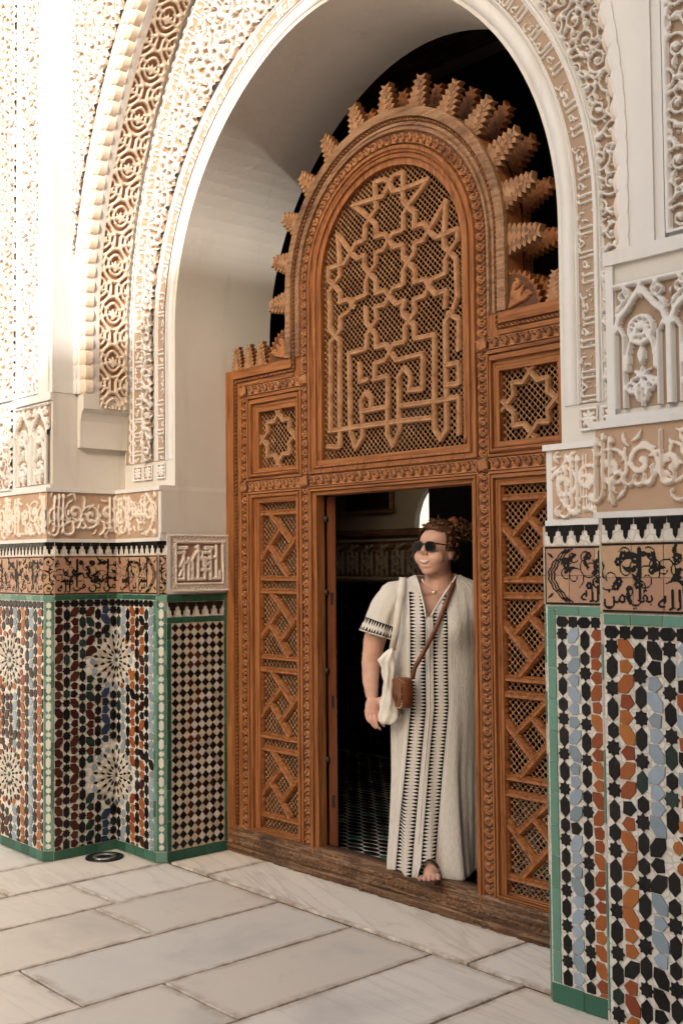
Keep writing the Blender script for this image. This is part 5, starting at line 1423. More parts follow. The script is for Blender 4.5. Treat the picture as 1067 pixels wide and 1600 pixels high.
# the wing of the courtyard that throws the shade, and the one across
M['wing_wall'] = flat('cedar_gallery', (0.22, 0.15, 0.10), 0.8, 0.1, 0.3, 2)
def wing(label, x0, x1, y0, y1, h, loc, eave, mat='plaster'):
    t = thing('courtyard_wing', label, 'building', loc, 'courtyard wings')
    m_ = MB(); m_.box(x0, x1, y0, y1, 0, h - .25); m_.build('wall', M[mat], t)
    m_ = MB(); m_.box(x0 - eave[0], x1 + eave[1], y0 - eave[2], y1 + eave[3], h - .25, h); m_.build('eave', M['wood_sill'], t)
    return t
XE = 7.0; ZE = 2.60 + (SUN.z / SUN.x) * (XE + .55)
wing('tall dark cedar courtyard wing with a wooden eave on the right', XE + .35, XE + 4, -22, .0, ZE, (XE + 2, -10, 0), (.35, 0, 0, 0), 'wing_wall')
wing('plain plaster courtyard wing across from the arch', -14, XE + 4, -26, -22.01, 6.5, (-4, -24, 0), (0, 0, 0, .3))
wing('unseen plaster courtyard wing on the left, added for sun bounce', -16, -12.01, -22, 1.0, 7.0, (-14, -10, 0), (0, .3, 0, 0))  # unseen wing added to bounce warm sunlight into the shade from the left
# ------------------------------------------------------------------ the woman in the doorway
PR = Matrix.Translation((1.40, 1.02, .10)) @ Matrix.Rotation(-YAW, 4, 'Z')     # local -y looks at the viewer's side, x to the viewer's right
person = thing('person', 'smiling woman in a long cream dress with black embroidery stepping over the sill', 'person', (1.40, 1.02, .10), None, -YAW)
def skin_mat():
    m, n, l, p = nt('skin')
    v = coords(n, l)
    col = ramp(n, l, noise(n, l, v, 18, 4), [(0.3, (0.55, 0.295, 0.205)), (0.7, (0.65, 0.385, 0.28))])
    l.new(col, p.inputs['Base Color']); p.inputs['Roughness'].default_value = 0.5; p.inputs['Specular IOR Level'].default_value = 0.3
    p.inputs['Subsurface Weight'].default_value = 0.12; p.inputs['Subsurface Radius'].default_value = (0.012, 0.004, 0.002)
    return m
M['skin'] = skin_mat()
M['hair'] = flat('brown_hair', (0.075, 0.033, 0.015), 0.45, 0.4, 0.6, 30, 0.3)
M['hair_lit'] = flat('lit_brown_curls', (0.135, 0.060, 0.026), 0.4, 0.45, 0.5, 30)  # lighter copy of the hair brown, painting light onto the curls
M['lens'] = flat('dark_lens', (0.005, 0.005, 0.005), 0.12, 0.15, 0.1)
M['tortoise'] = flat('tortoiseshell', (0.035, 0.020, 0.012), 0.2, 0.5, 0.8, 70)
M['lips'] = flat('lips', (0.45, 0.14, 0.11), 0.4, 0.35, 0.1)
M['teeth'] = flat('teeth', (0.66, 0.60, 0.53), 0.3, 0.4, 0.05)
M['gold'] = flat('pale_gold', (0.75, 0.60, 0.38), 0.3, 0.5, 0.1, 40, 0, 0.8)
M['leather'] = flat('tan_leather', (0.15, 0.046, 0.016), 0.42, 0.4, 0.4, 25, 0.2)
M['leather_dark'] = flat('dark_leather', (0.055, 0.022, 0.012), 0.5, 0.4, 0.4, 25, 0.2)
M['scrunchie'] = flat('rust_scrunchie', (0.30, 0.11, 0.035), 0.7, 0.2, 0.3, 40, 0.4)
M['canvas'] = flat('cream_canvas', (0.70, 0.63, 0.53), 0.85, 0.15, 0.1, 12, 0.3)
def ell(c, r, nu=20, nv=12, R3=None):
    v = []; f = []
    for i in range(nv + 1):
        ph = math.pi * i / nv
        for k in range(nu):
            t = 2 * math.pi * k / nu; q = Vector((r[0] * math.sin(ph) * math.cos(t), r[1] * math.sin(ph) * math.sin(t), r[2] * math.cos(ph)))
            if R3 is not None: q = R3 @ q
            v.append(tuple(Vector(c) + q))
    for i in range(nv):
        for k in range(nu): f.append((i * nu + k, (i + 1) * nu + k, (i + 1) * nu + (k + 1) % nu, i * nu + (k + 1) % nu))
    return v, f
def tube(pts, rs, n=10, flat_=None, caps=True):
    """tapering tube through points"""
    P = [Vector(p) for p in pts]; v = []; f = []; up = None
    for i, p in enumerate(P):
        t = (P[min(i + 1, len(P) - 1)] - P[max(i - 1, 0)]).normalized()
        if up is None: up = t.orthogonal().normalized()
        up = (up - t * up.dot(t)).normalized(); sd = t.cross(up)
        for k in range(n):
            q = 2 * math.pi * k / n; v.append(tuple(p + (up * math.cos(q) + sd * math.sin(q)) * rs[i]))
    for i in range(len(P) - 1):
        for k in range(n): f.append((i * n + k, i * n + (k + 1) % n, (i + 1) * n + (k + 1) % n, (i + 1) * n + k))
    if caps:
        v += [tuple(P[0]), tuple(P[-1])]; c0 = len(v) - 2
        for k in range(n): f.append((c0, (k + 1) % n, k)); b0 = (len(P) - 1) * n; f.append((c0 + 1, b0 + k, b0 + (k + 1) % n))
    return v, f
# head frame
HC = Vector((-.042, -.005, 1.452)); hd = rad(40)
HF = Vector((-math.sin(hd), -math.cos(hd), .04)).normalized(); HS = Vector((math.cos(hd), -math.sin(hd), -.03)).normalized(); HU = HS.cross(HF) * -1
if HU.z < 0: HU = -HU
HR = Matrix((HF, HS, HU)).transposed()
def hp(f_, s_, z_): return HC + HF * f_ + HS * s_ + HU * z_
body = MB()
def E_(f_, s_, z_, r): body.add(*ell(hp(f_, s_, z_), r, 24, 14, HR))
E_(-.018, 0, .034, (.094, .077, .098)); E_(.020, 0, -.032, (.072, .073, .082)); E_(.040, 0, -.080, (.042, .045, .030)); E_(.060, 0, -.092, (.022, .024, .018))
E_(.050, .042, -.028, (.036, .034, .035)); E_(.050, -.042, -.028, (.036, .034, .035)); E_(.008, 0, .045, (.074, .070, .062)); E_(.0, 0, -.085, (.055, .058, .035))
body.add(*tube([hp(.082, 0, .030), hp(.096, 0, .008), hp(.107, 0, -.008)], [.008, .011, .013], 10)); E_(.096, .011, -.011, (.011, .009, .008)); E_(.096, -.011, -.011, (.011, .009, .008))
E_(.078, 0, -.030, (.016, .026, .010)); E_(.074, 0, -.066, (.018, .028, .012))
for s_ in (-1, 1): E_(-.012, s_ * .076, -.004, (.020, .010, .032))
body.add(*tube([(-.035, .03, 1.24), (-.032, .022, 1.33), (-.036, .012, 1.40)], [.085, .063, .060], 18))
body.add(*ell((-.045, .035, 1.16), (.185, .105, .155), 28, 16)); body.add(*ell((-.04, .04, .86), (.18, .12, .26), 28, 16)); body.add(*ell((-.045, .02, 1.262), (.15, .070, .055), 28, 14))
for s_, yy in ((-1, 0), (1, .02)): body.add(*ell((-.05 + s_ * .085, -.045, 1.12), (.082, .075, .08), 18, 12))
# her right arm (viewer's left) down along the tote, her left arm behind the jamb
body.add(*tube([(-.205, .03, 1.25), (-.280, .03, 1.18), (-.325, .03, 1.05), (-.342, .02, .95), (-.345, -.005, .87), (-.340, -.03, .80)], [.052, .056, .051, .043, .037, .027], 16))
body.add(*ell((-.338, -.046, .765), (.034, .019, .046), 16, 10)); body.add(*ell((-.338, -.052, .738), (.034, .014, .018), 14, 8))
fing = [(-.367, -.050, .738), (-.3475, -.058, .730), (-.328, -.060, .728), (-.309, -.056, .732)]
for i, (fx, fy, fz) in enumerate(fing):
    L = (.052, .066, .070, .060)[i]
    body.add(*tube([(fx, fy + .006, fz + .014), (fx + .002, fy - .010, fz - L * .36), (fx + .010, fy - .014, fz - L * .70), (fx + .024, fy - .010, fz - L * .94)], [.0090, .0082, .0076, .0062], 8))
body.add(*tube([(-.314, -.050, .800), (-.294, -.070, .774), (-.286, -.082, .744), (-.288, -.086, .722)], [.013, .0115, .010, .008], 8))
body.add(*tube([(.115, .04, 1.25), (.18, .05, 1.17), (.20, .05, 1.0), (.19, .0, .85), (.185, -.02, .78)], [.062, .058, .05, .04, .028], 14)); body.add(*ell((.183, -.03, .74), (.022, .026, .05), 12, 8))
# legs and feet; the near foot rests on the sill
body.add(*tube([(-.11, .04, .80), (-.12, .0, .45), (-.095, -.03, .20), (-.085, -.06, .12), (-.080, -.075, .075)], [.10, .075, .050, .040, .038], 14))
body.add(*tube([(.03, .05, .80), (.03, .05, .45), (.03, .06, .16), (.03, .06, .05)], [.10, .075, .05, .04], 14)); body.add(*tube([(.03, .10, .035), (.03, .02, .035), (.03, -.06, .025)], [.035, .038, .03], 12))
body.add(*tube([(-.062, -.045, .075), (-.082, -.12, .080), (-.100, -.20, .070), (-.109, -.240, .062)], [.030, .036, .038, .022], 14))
for i in range(5):
    t = (i - 2) * .0200
    body.add(*tube([(-.108 + t * .95, -.24 + t * .18, .066), (-.112 + t, -.272 + abs(t) * .25 + t * .1, .064), (-.115 + t, -.292 + abs(t) * .35 + t * .1, .061)], [(.0085, .0085, .009, .0095, .0125)[i], .0078, (.0072, .0072, .0075, .0078, .0105)[i]], 8))
tmp = bpy.data.objects.new('tmp', body.mesh('tmp', M['skin'])); COL.objects.link(tmp)
rm = tmp.modifiers.new('r', 'REMESH'); rm.mode = 'VOXEL'; rm.voxel_size = .0036
sm_ = tmp.modifiers.new('s', 'SMOOTH'); sm_.factor = .5; sm_.iterations = 6
bpy.context.view_layer.update()
bme = bpy.data.meshes.new_from_object(tmp.evaluated_get(bpy.context.evaluated_depsgraph_get()))
bpy.data.objects.remove(tmp)
bme.name = 'body'; bme.materials.clear(); bme.materials.append(M['skin']); bme.polygons.foreach_set('use_smooth', [True] * len(bme.polygons))
mobj('body', bme, person, PR)
# mouth
m_ = MB()
def mouth(zo, hw, up, dn, fo, nm, mt):
    V = []; F = []; n = 14
    for i in range(n + 1):
        s_ = -hw + 2 * hw * i / n; cz = zo + .010 * (s_ / hw) ** 2; ff = fo - .26 * s_ * s_ / .02 - .0
        k = max(0.02, 1 - (s_ / hw) ** 2) ** .6
        for q, df in ((up, -.003), (up * .4, .001), (-dn * .4, .001), (-dn, -.003)): V.append(tuple(hp(ff + df, s_, cz + q * k)))
    F = [(i * 4 + j, i * 4 + j + 1, i * 4 + j + 5, i * 4 + j + 4) for i in range(n) for j in range(3)]
    q = MB(); q.add(V, F); return q.build(nm, M[mt], person, PR, True)
mouth(-.051, .029, .0105, .013, .0925, 'lips', 'lips'); mouth(-.0495, .024, .0060, .0056, .0950, 'teeth', 'teeth')
# hair: cap, curls, bun, scrunchie
rh = random.Random(5)
V, F = ell((0, 0, 0), (1, 1, 1), 56, 40); keepf = []
VV = []
for x, y, z in V:
    nz = 1 + .035 * math.sin(9 * x + 4 * z) * math.sin(11 * y + 3) + .02 * math.sin(23 * z + 7 * x) + rh.uniform(-.012, .012)
    VV.append(tuple(hp(-.020 + x * .108 * nz, y * .092 * nz, .037 + z * .110 * nz)))
for f_ in F:
    cx = sum(V[i][0] for i in f_) / len(f_); cz = sum(V[i][2] for i in f_) / len(f_); cy = sum(V[i][1] for i in f_) / len(f_)
    front = cx > .30 + .45 * max(0, abs(cy) - .45) and cz < .60 - .10 * abs(cy)
    side = cz < -.30 and cx > -.15
    low = cz < -.72
    if not (front or side or low): keepf.append(f_)
m_ = MB(); m_.add(VV, keepf); m_.build('hair', M['hair'], person, PR, True)
m_ = MB()
def curl(c, L, r0, seed):
    r = random.Random(seed); d_ = Vector((r.uniform(-1, 1), r.uniform(-1, 1), r.uniform(-1, .8))).normalized(); o = d_.orthogonal().normalized(); o2 = d_.cross(o); ph = r.uniform(0, 6)
    pts = [tuple(Vector(c) + d_ * L * t / 9 + (o * math.cos(ph + t * .9) + o2 * math.sin(ph + t * .9)) * r0) for t in range(10)]
    m_.add(*tube(pts, [.0022 + .0012 * math.sin(math.pi * t / 9) for t in range(10)], 5, None, False))
for k in range(300):
    t = rh.uniform(0, 6.28); u_ = rh.uniform(-.75, 1); rr = math.sqrt(1 - u_ * u_)
    x, y, z = rr * math.cos(t), rr * math.sin(t), u_
    if (x > .30 + .45 * max(0, abs(y) - .45) and z < .60) or (z < -.28 and x > -.2): continue
    curl(hp(-.020 + x * .108, y * .092, .037 + z * .110), rh.uniform(.012, .030), rh.uniform(.002, .005), k)
BC = hp(-.125, .050, .105)
for k in range(330):
    q = Vector((rh.gauss(0, 1), rh.gauss(0, 1), rh.gauss(0, 1))).normalized() * .046 * rh.uniform(.55, 1.08)
    curl(BC + q, rh.uniform(.015, .035), rh.uniform(.005, .009), 1000 + k)
m_.build('curls', M['hair_lit'], person, PR, True)
m_ = MB(); m_.add(*ell(BC, (.044, .044, .040), 18, 12)); m_.build('bun', M['hair'], person, PR, True)
SC = hp(-.082, .026, .118); ax = (BC - SC).normalized(); o1 = ax.orthogonal().normalized(); o2 = ax.cross(o1); V = []; n1, n2 = 36, 8
for i in range(n1):
    t = 2 * math.pi * i / n1; R_ = .034; r0 = .013 + .004 * math.sin(t * 9)
    for k in range(n2):
        q = 2 * math.pi * k / n2; V.append(tuple(SC + (o1 * math.cos(t) + o2 * math.sin(t)) * (R_ + r0 * math.cos(q)) + ax * r0 * math.sin(q) * 1.2))
m_ = MB(); m_.add(V, [(i * n2 + k, ((i + 1) % n1) * n2 + k, ((i + 1) % n1) * n2 + (k + 1) % n2, i * n2 + (k + 1) % n2) for i in range(n1) for k in range(n2)]); m_.build('scrunchie', M['scrunchie'], person, PR, True)
# sunglasses
for nm, mt, ra, fo in (('sunglasses_rim', 'tortoise', 1.0, .0), ('sunglasses_lens', 'lens', .86, .0025)):
    m_ = MB()
    for s_ in (-1, 1):
        ring = []; n = 24
        for k in range(n):
            t = 2 * math.pi * k / n; sx = .0265 * ra * math.copysign(abs(math.cos(t)) ** .8, math.cos(t)); zz = .0225 * ra * math.copysign(abs(math.sin(t)) ** .8, math.sin(t))
            ring.append(tuple(hp(.1005 + fo - .18 * abs(s_ * .033 + sx) ** 1.0 * .6, s_ * .0325 + sx, .021 + zz)))
        m_.add(ring + [tuple(hp(.1035 + fo - .006, s_ * .0325, .021))], [(k, (k + 1) % n, n) for k in range(n)])
        if nm == 'sunglasses_rim':
            m_.add([tuple(Vector(p) - HF * .006) for p in ring], [tuple(range(n))])
            m_.add(*tube([hp(.093, s_ * .058, .034), hp(.05, s_ * .078, .030), hp(-.01, s_ * .084, .022)], [.004, .0032, .003], 6))
            m_.add(*tube([hp(.097, 0, .030), hp(.098, s_ * .010, .029)], [.003, .003], 6))
    m_.build(nm, M[mt], person, PR, nm.endswith('lens'))
# ---- dress
def dress_mat():
    m, n, l, p = nt('embroidered_cotton')
    t = n.new('ShaderNodeTexCoord'); sp = n.new('ShaderNodeSeparateXYZ'); l.new(t.outputs['Object'], sp.inputs[0])
    x, y, z = sp.outputs
    xp = math_(n, l, 'SUBTRACT', -.090, math_(n, l, 'MULTIPLY', .105, math_(n, l, 'MAXIMUM', 0.0, math_(n, l, 'SUBTRACT', .766, z))))
    q = math_(n, l, 'SUBTRACT', x, xp)
    saw = math_(n, l, 'ABSOLUTE', math_(n, l, 'SUBTRACT', math_(n, l, 'FRACT', math_(n, l, 'DIVIDE', z, .0150)), .5))     # 0..0.5
    tri = math_(n, l, 'MULTIPLY', saw, 2.0)
    def edge(x0, x1):          # triangles with their base at x0 and point at x1
        k = math_(n, l, 'DIVIDE', math_(n, l, 'SUBTRACT', q, x0), x1 - x0)
        ins = math_(n, l, 'MULTIPLY', math_(n, l, 'GREATER_THAN', k, 0.0), math_(n, l, 'LESS_THAN', k, 1.0))
        return math_(n, l, 'MULTIPLY', ins, math_(n, l, 'GREATER_THAN', math_(n, l, 'SUBTRACT', 1.02, k), tri))
    tot = edge(-.082, -.056)
    for e_ in ((-.016, -.042), (.018, .042), (.082, .058)): tot = math_(n, l, 'MAXIMUM', tot, edge(*e_))
    tot = math_(n, l, 'MULTIPLY', tot, math_(n, l, 'LESS_THAN', y, -.02))
    tot = math_(n, l, 'MULTIPLY', tot, math_(n, l, 'LESS_THAN', z, 1.275))
    weave = noise(n, l, coords(n, l, (34, 34, 6)), 5, 5, 0.65)
    base = ramp(n, l, weave, [(0.3, (0.58, 0.52, 0.45)), (0.7, (0.71, 0.65, 0.575))])
    pin = math_(n, l, 'LESS_THAN', math_(n, l, 'ABSOLUTE', math_(n, l, 'SUBTRACT', math_(n, l, 'ABSOLUTE', math_(n, l, 'SUBTRACT', q, .0)), .094)), .0022)
    base = mix(n, l, math_(n, l, 'MULTIPLY', pin, .7), base, (0.76, 0.72, 0.66))
    col = mix(n, l, tot, base, (0.012, 0.011, 0.012))
    l.new(col, p.inputs['Base Color']); p.inputs['Roughness'].default_value = 0.9; p.inputs['Specular IOR Level'].default_value = 0.1
    bump(n, l, p, weave, 0.9, 0.006)
    return m
M['dress'] = dress_mat()
M['cotton'] = flat('cream_cotton', (0.68, 0.63, 0.56), 0.9, 0.1, 0.1, 60, 0.3)
ringz = [(.045, -.066, .205, .175), (.20, -.064, .198, .162), (.45, -.058, .192, .150), (.70, -.048, .205, .152), (.86, -.044, .203, .150), (.98, -.042, .194, .142), (1.08, -.042, .203, .152), (1.16, -.044, .212, .148), (1.23, -.046, .220, .122), (1.285, -.046, .214, .100), (1.318, -.044, .172, .088), (1.336, -.040, .120, .080), (1.345, -.037, .092, .076)]
Rz = np.array(ringz); NT, NZ2 = 168, 130
zs = np.r_[np.linspace(.045, 1.20, 88), np.linspace(1.208, 1.345, NZ2 - 88)]
def smooth_interp(zq, col):
    return np.interp(zq, Rz[:, 0], Rz[:, col])
th = np.linspace(0, 2 * math.pi, NT, endpoint=False)
ZZ, TT = np.meshgrid(zs, th, indexing='ij')
cxs, hws, hds = [np.convolve(np.pad(smooth_interp(zs, c), 4, mode='edge'), np.ones(9) / 9, 'valid') for c in (1, 2, 3)]
fade = np.clip((1.0 - ZZ) / .9, 0, 1)
fold = 1 + fade ** 1.2 * (.085 * np.cos(7 * TT + 1.2 + 1.3 * np.sin(3 * ZZ)) * (1 + .5 * np.cos(2 * TT + 1)) + .060 * np.cos(12 * TT + 2.0 + 2.2 * ZZ) + .02 * np.cos(23 * TT + 5 * ZZ) + .02 * np.cos(3 * TT)) + .010 * np.cos(29 * TT + 9 * ZZ) * np.clip((ZZ - .9) / .3, 0, 1)
gat = .012 * np.cos(46 * TT) * np.clip((ZZ - 1.26) / .05, 0, 1)
X = cxs[:, None] + hws[:, None] * np.sign(np.cos(TT)) * np.abs(np.cos(TT)) ** .9 * (fold + gat)
Y = .012 + hds[:, None] * np.sign(np.sin(TT)) * np.abs(np.sin(TT)) ** .9 * (fold + gat) - .05 * np.clip(1 - ZZ / .5, 0, 1) * (np.sin(TT) < 0) * np.abs(np.sin(TT))
bust = np.exp(-((ZZ - 1.115) / .075) ** 2)
Y -= .030 * bust * (np.exp(-((X + .135) / .06) ** 2) + np.exp(-((X - .035) / .06) ** 2)) * (np.sin(TT) < 0)
zz = ZZ + .012 * np.sin(TT * 2 + 1) * np.clip(1 - ZZ / .3, 0, 1)
Vd = np.stack([X, Y, zz], -1).reshape(-1, 3); idx = np.arange(NT * NZ2).reshape(NZ2, NT)
Q = np.stack([idx[:-1], np.roll(idx[:-1], -1, 1), np.roll(idx[1:], -1, 1), idx[1:]], -1).reshape(-1, 4)
cen = Vd[Q].mean(1)
vw = np.clip((cen[:, 2] - 1.165) / .18, 0, 1)
cut = (cen[:, 2] > 1.165) & (cen[:, 1] < -.005) & (np.abs(cen[:, 0] + .092 - .045 * vw) < .012 + .080 * vw ** 1.15)
dme = np_mesh('dress', Vd, Q[~cut], [M['dress']], None, True)
dress = mobj('dress', dme, person, PR)
sd = dress.modifiers.new('s', 'SOLIDIFY'); sd.thickness = .003; sd.offset = 0
# neckline edge
m_ = MB()
for s_ in (-1, 1):
    pts = []
    for k in range(12):
        v_ = k / 11; z = 1.165 + .18 * v_; xx = -.092 + .045 * v_ + s_ * (.012 + .080 * v_ ** 1.15); j = int(np.argmin(np.abs(zs - z)))
        row = np.stack([X[j], Y[j]], 1); fr_ = row[row[:, 1] < .012]; kk = fr_[np.argmin(np.abs(fr_[:, 0] - xx))]; pts.append((xx, kk[1] - .003, z))
    m_.add(*tube(pts, [.0045] * 12, 6))
m_.build('neckline', M['cotton'], dress, PR, True)
# placket
m_ = MB(); pts = []
for z in np.linspace(1.165, .06, 40):
    xx = -.090 - .105 * max(0, .766 - z); j = int(np.argmin(np.abs(zs - z))); row = np.stack([X[j], Y[j]], 1); fr_ = row[row[:, 1] < .012]; kk = fr_[np.argmin(np.abs(fr_[:, 0] - xx))]; pts.append((xx, kk[1] - .001, z))
m_.add(*tube(pts, [.0035] * len(pts), 6)); m_.build('placket', M['cotton'], dress, PR, True)
# sleeves
def sleeve_mat():
    m, n, l, p = nt('sleeve_cotton')
    uv = n.new('ShaderNodeUVMap'); sp = n.new('ShaderNodeSeparateXYZ'); l.new(uv.outputs[0], sp.inputs[0]); u_, v_ = sp.outputs[0], sp.outputs[1]
    tri = math_(n, l, 'MULTIPLY', math_(n, l, 'ABSOLUTE', math_(n, l, 'SUBTRACT', math_(n, l, 'FRACT', math_(n, l, 'MULTIPLY', u_, 38.0)), .5)), 2.0)
    tot = None
    for a0, a1 in ((.70, .83), (.97, .86)):
        k = math_(n, l, 'DIVIDE', math_(n, l, 'SUBTRACT', v_, a0), a1 - a0)
        q = math_(n, l, 'MULTIPLY', math_(n, l, 'MULTIPLY', math_(n, l, 'GREATER_THAN', k, 0.0), math_(n, l, 'LESS_THAN', k, 1.0)), math_(n, l, 'GREATER_THAN', math_(n, l, 'SUBTRACT', 1.0, k), tri))
        tot = q if tot is None else math_(n, l, 'MAXIMUM', tot, q)
    col = mix(n, l, tot, (0.63, 0.57, 0.495), (0.012, 0.011, 0.012)); l.new(col, p.inputs['Base Color']); p.inputs['Roughness'].default_value = 0.9; p.inputs['Specular IOR Level'].default_value = 0.1
    bump(n, l, p, noise(n, l, coords(n, l), 90, 3), 0.3, 0.003)
    return m
M['sleeve'] = sleeve_mat()
def sleeve(path, rads, ph):
    NS, NR = 60, 34; P = [Vector(p) for p in path]; V = []; UV = []
    tt = np.linspace(0, len(P) - 1, NR)
    for i, q in enumerate(tt):
        k = min(int(q), len(P) - 2); fr_ = q - k; c = P[k].lerp(P[k + 1], fr_); r0 = rads[k] + (rads[k + 1] - rads[k]) * fr_
        d_ = (P[min(k + 1, len(P) - 1)] - P[max(k - (1 if fr_ < .5 and k else 0), 0)]).normalized(); o = Vector((0, -1, 0)); o = (o - d_ * o.dot(d_)).normalized(); s2 = d_.cross(o)
        for j in range(NS):
            t = 2 * math.pi * j / NS; rr = r0 * (1 + (.05 * math.cos(6 * t + ph) + .04 * math.cos(11 * t + i * .1)) * (i / NR + .15))
            V.append(tuple(c + (o * math.cos(t) + s2 * math.sin(t)) * rr))
    F = [(i * NS + j, i * NS + (j + 1) % NS, (i + 1) * NS + (j + 1) % NS, (i + 1) * NS + j) for i in range(NR - 1) for j in range(NS)]
    me = np_mesh('sleeve', V, F, [M['sleeve']], None, True); ul = me.uv_layers.new(name='UVMap')
    uvs = []
    for i in range(NR - 1):
        for j in range(NS): uvs += [j / NS, i / (NR - 1), (j + 1) / NS, i / (NR - 1), (j + 1) / NS, (i + 1) / (NR - 1), j / NS, (i + 1) / (NR - 1)]
    ul.data.foreach_set('uv', uvs)
    o = mobj('sleeve', me, dress, PR); q = o.modifiers.new('s', 'SOLIDIFY'); q.thickness = .003
sleeve([(-.175, .015, 1.268), (-.235, .012, 1.245), (-.272, .010, 1.19), (-.298, .008, 1.12), (-.312, .006, 1.075)], [.060, .076, .076, .078, .086], .4)
sleeve([(.085, .02, 1.268), (.145, .02, 1.245), (.185, .03, 1.19), (.20, .04, 1.12), (.205, .04, 1.075)], [.060, .078, .078, .077, .080], 1.4)
# necklace
m_ = MB(); pts = []
for k in range(25):
    t = -1.15 + 2.3 * k / 24; pts.append((-.045 + .070 * math.sin(t) - .012 * math.cos(t), -.052 - .028 * math.cos(t), 1.352 - .062 * math.cos(t) ** 2 - .012))
m_.add(*tube(pts, [.0013] * 25, 5)); m_.build('necklace', M['gold'], person, PR)
m_ = MB(); m_.add(*ell((-.060, -.086, 1.268), (.011, .003, .009), 14, 8)); m_.build('pendant', M['gold'], person, PR, True)
# sandals
m_ = MB(); sole = [(-.062, -.02), (-.032, -.05), (-.040, -.13), (-.058, -.21), (-.068, -.275), (-.092, -.306), (-.130, -.300), (-.156, -.262), (-.150, -.20), (-.122, -.12), (-.100, -.05), (-.085, -.022)]
m_.plan(sole[::-1], .0405, .0585); m_.build('sandal_sole', M['leather_dark'], person, PR)
def arch_strap(p, q, wd, h, n=14):
    V = []; P_, Q_ = Vector(p), Vector(q); d_ = Vector((-.06, -.2, 0)).normalized()
    for i in range(n + 1):
        t = i / n; c = P_.lerp(Q_, t) + Vector((0, 0, h * math.sin(math.pi * t) ** .6))
        V += [tuple(c - d_ * wd / 2), tuple(c + d_ * wd / 2)]
    return V, [(2 * i, 2 * i + 1, 2 * i + 3, 2 * i + 2) for i in range(n)]
for p, q, wd, h in (((-.060, -.190, .056), (-.150, -.212, .056), .040, .068), ((-.042, -.13, .056), (-.135, -.17, .056), .04, .082), ((-.040, -.085, .056), (-.115, -.09, .056), .03, .088)):
    m_ = MB(); m_.add(*arch_strap(p, q, wd, h)); o = m_.build('sandal_strap', M['leather_dark'], person, PR, True); s_ = o.modifiers.new('s', 'SOLIDIFY'); s_.thickness = .004
# ---- tote bag, hanging from her shoulder and gathered in her hand
tote = thing('tote_bag', 'crumpled cream canvas tote bag hanging from the woman\'s shoulder into her hand', 'bag', tuple(PR @ Vector((-.265, -.08, .69))), None)
tz = [(1.030, -.250, .006, .010), (1.005, -.262, .022, .022), (.975, -.276, .036, .034), (.94, -.268, .030, .036), (.88, -.262, .030, .036), (.82, -.265, .034, .040), (.77, -.262, .042, .044), (.73, -.258, .050, .046), (.705, -.264, .044, .040), (.694, -.270, .026, .026)]
tz = np.array(tz)[::-1]; zq = np.linspace(.694, 1.03, 60); NS = 48; V = []
for i, z in enumerate(zq):
    c, hw, hd_ = [np.interp(z, tz[:, 0], tz[:, k]) for k in (1, 2, 3)]
    for j in range(NS):
        t = 2 * math.pi * j / NS; k = 1 + .13 * math.cos(3 * t + z * 22) + .08 * math.cos(7 * t - z * 41) + .05 * math.cos(5 * t + z * 70)
        V.append((c + hw * k * math.cos(t), -.105 + hd_ * k * math.sin(t), z))
V += [(-.270, -.105, .690), (-.250, -.105, 1.035)]; n0 = len(zq) * NS
F = [(i * NS + j, i * NS + (j + 1) % NS, (i + 1) * NS + (j + 1) % NS, (i + 1) * NS + j) for i in range(len(zq) - 1) for j in range(NS)]
m_ = MB(); m_.add(V, F + [(n0, (j + 1) % NS, j) for j in range(NS)] + [(n0 + 1, n0 - NS + j, n0 - NS + (j + 1) % NS) for j in range(NS)]); m_.build('bag_body', M['canvas'], tote, PR, True)
def ribbon(pts, wd, nrm, name, mat, parent, th=.0025):
    P = [Vector(p) for p in pts]; V = []
    for i, p in enumerate(P):
        t = (P[min(i + 1, len(P) - 1)] - P[max(i - 1, 0)]).normalized(); s_ = t.cross(Vector(nrm[i] if isinstance(nrm, list) else nrm)).normalized(); V += [tuple(p - s_ * wd / 2), tuple(p + s_ * wd / 2)]
    m_ = MB(); m_.add(V, [(2 * i, 2 * i + 1, 2 * i + 3, 2 * i + 2) for i in range(len(P) - 1)]); o = m_.build(name, M[mat], parent, PR, True)
    q = o.modifiers.new('s', 'SOLIDIFY'); q.thickness = th; q.offset = 1; return o
ribbon([(-.200, .05, 1.305), (-.196, .0, 1.335), (-.198, -.05, 1.330), (-.206, -.095, 1.285), (-.220, -.135, 1.20), (-.236, -.145, 1.10), (-.250, -.112, 1.02)], .030, [(0, 0, 1), (0, -.2, 1), (0, -.6, 1), (0, -1, .4), (0, -1, .1), (0, -1, 0), (0, -1, 0)], 'bag_strap', 'canvas', tote)
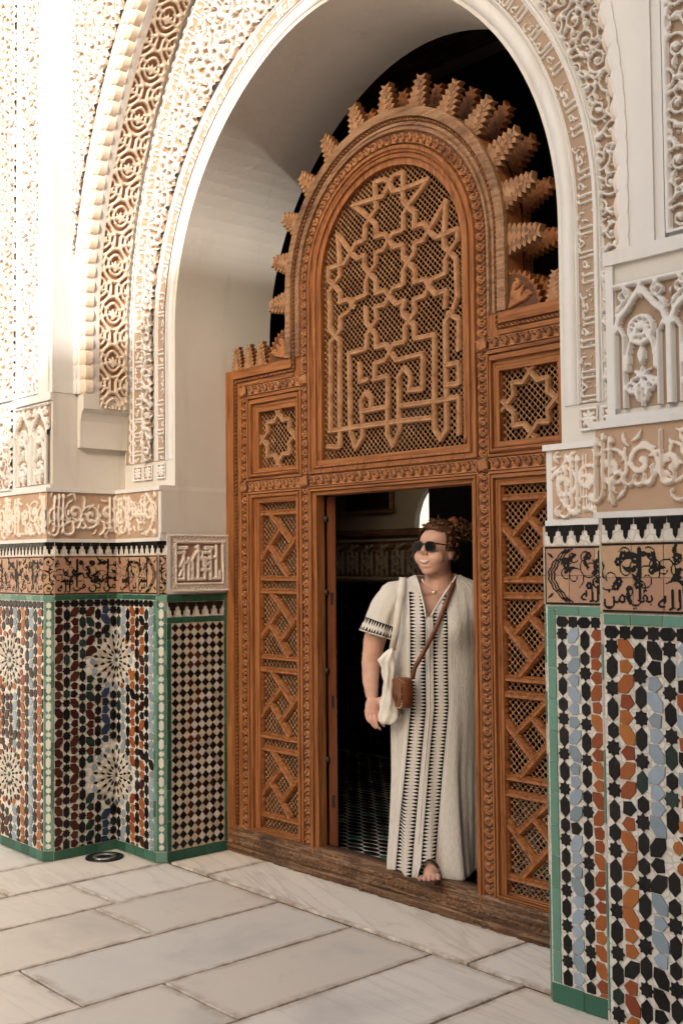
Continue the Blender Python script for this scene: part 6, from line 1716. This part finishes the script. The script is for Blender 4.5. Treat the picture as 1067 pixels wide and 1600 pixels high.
# ---- crossbody bag
bag = thing('crossbody_bag', 'small studded brown leather saddle bag at the woman\'s hip on a diagonal strap', 'bag', tuple(PR @ Vector((-.205, -.19, .76))), None)
BM = PR @ Matrix.Translation((-.208, -.165, .836)) @ Matrix.Rotation(rad(-68), 4, 'Z') @ Matrix.Scale(.86, 4)
def saddle(hw, h, t, k=1.0):
    out = []
    for i in range(28):
        an = 2 * math.pi * i / 28; c, s_ = math.cos(an), math.sin(an)
        out.append((hw * math.copysign(abs(c) ** .6, c) * k, (h * math.copysign(abs(s_) ** (.55 if s_ < 0 else .4), s_)) * k))
    return out
sh = saddle(.062, .078, 0); V = []
for y, k in ((.030, .90), (.026, 1.0), (-.026, 1.0), (-.030, .94), (-.031, .0)): V += [(x * k, y, z * k) for x, z in sh]
n = 28; m_ = MB(); m_.add(V, [(r_ * n + i, r_ * n + (i + 1) % n, (r_ + 1) * n + (i + 1) % n, (r_ + 1) * n + i) for r_ in range(4) for i in range(n)] + [tuple(range(n))]); m_.build('bag_body', M['leather'], bag, BM, True)
fl_ = [(x * .97, z * .96) for x, z in sh if z > -.045]; fl_ = [(x, z) for x, z in fl_]
m_ = MB(); V = [(x, -.034, z) for x, z in fl_] + [(x, -.038, z) for x, z in fl_]; n = len(fl_); m_.add(V, [tuple(range(n, 2 * n)), tuple(range(n))[::-1]] + [(i, (i + 1) % n, (i + 1) % n + n, i + n) for i in range(n)]); m_.build('flap', M['leather'], bag, BM)
for i in range(28):
    x, z = sh[i]
    m_ = MB(); m_.add(*ell((x * .94, -.033, z * .94), (.0032, .003, .0032), 8, 5)); m_.build('stud', M['gold'], bag, BM, True)
m_ = MB(); m_.add(*ell((.0, -.04, -.02), (.012, .005, .016), 12, 8)); m_.build('clasp', M['leather_dark'], bag, BM, True)
ribbon([(.045, .07, 1.325), (.040, .02, 1.352), (.036, -.045, 1.345), (.022, -.090, 1.30), (-.010, -.130, 1.23), (-.045, -.160, 1.15), (-.085, -.176, 1.07), (-.125, -.180, 1.00), (-.158, -.185, .945), (-.168, -.190, .90)], .020, [(0, 0, 1), (0, -.2, 1), (0, -.8, .8), (0, -1, .5), (0, -1, .2), (0, -1, 0), (0, -1, 0), (0, -1, 0), (0, -1, 0), (0, -1, 0)], 'shoulder_strap', 'leather', bag)
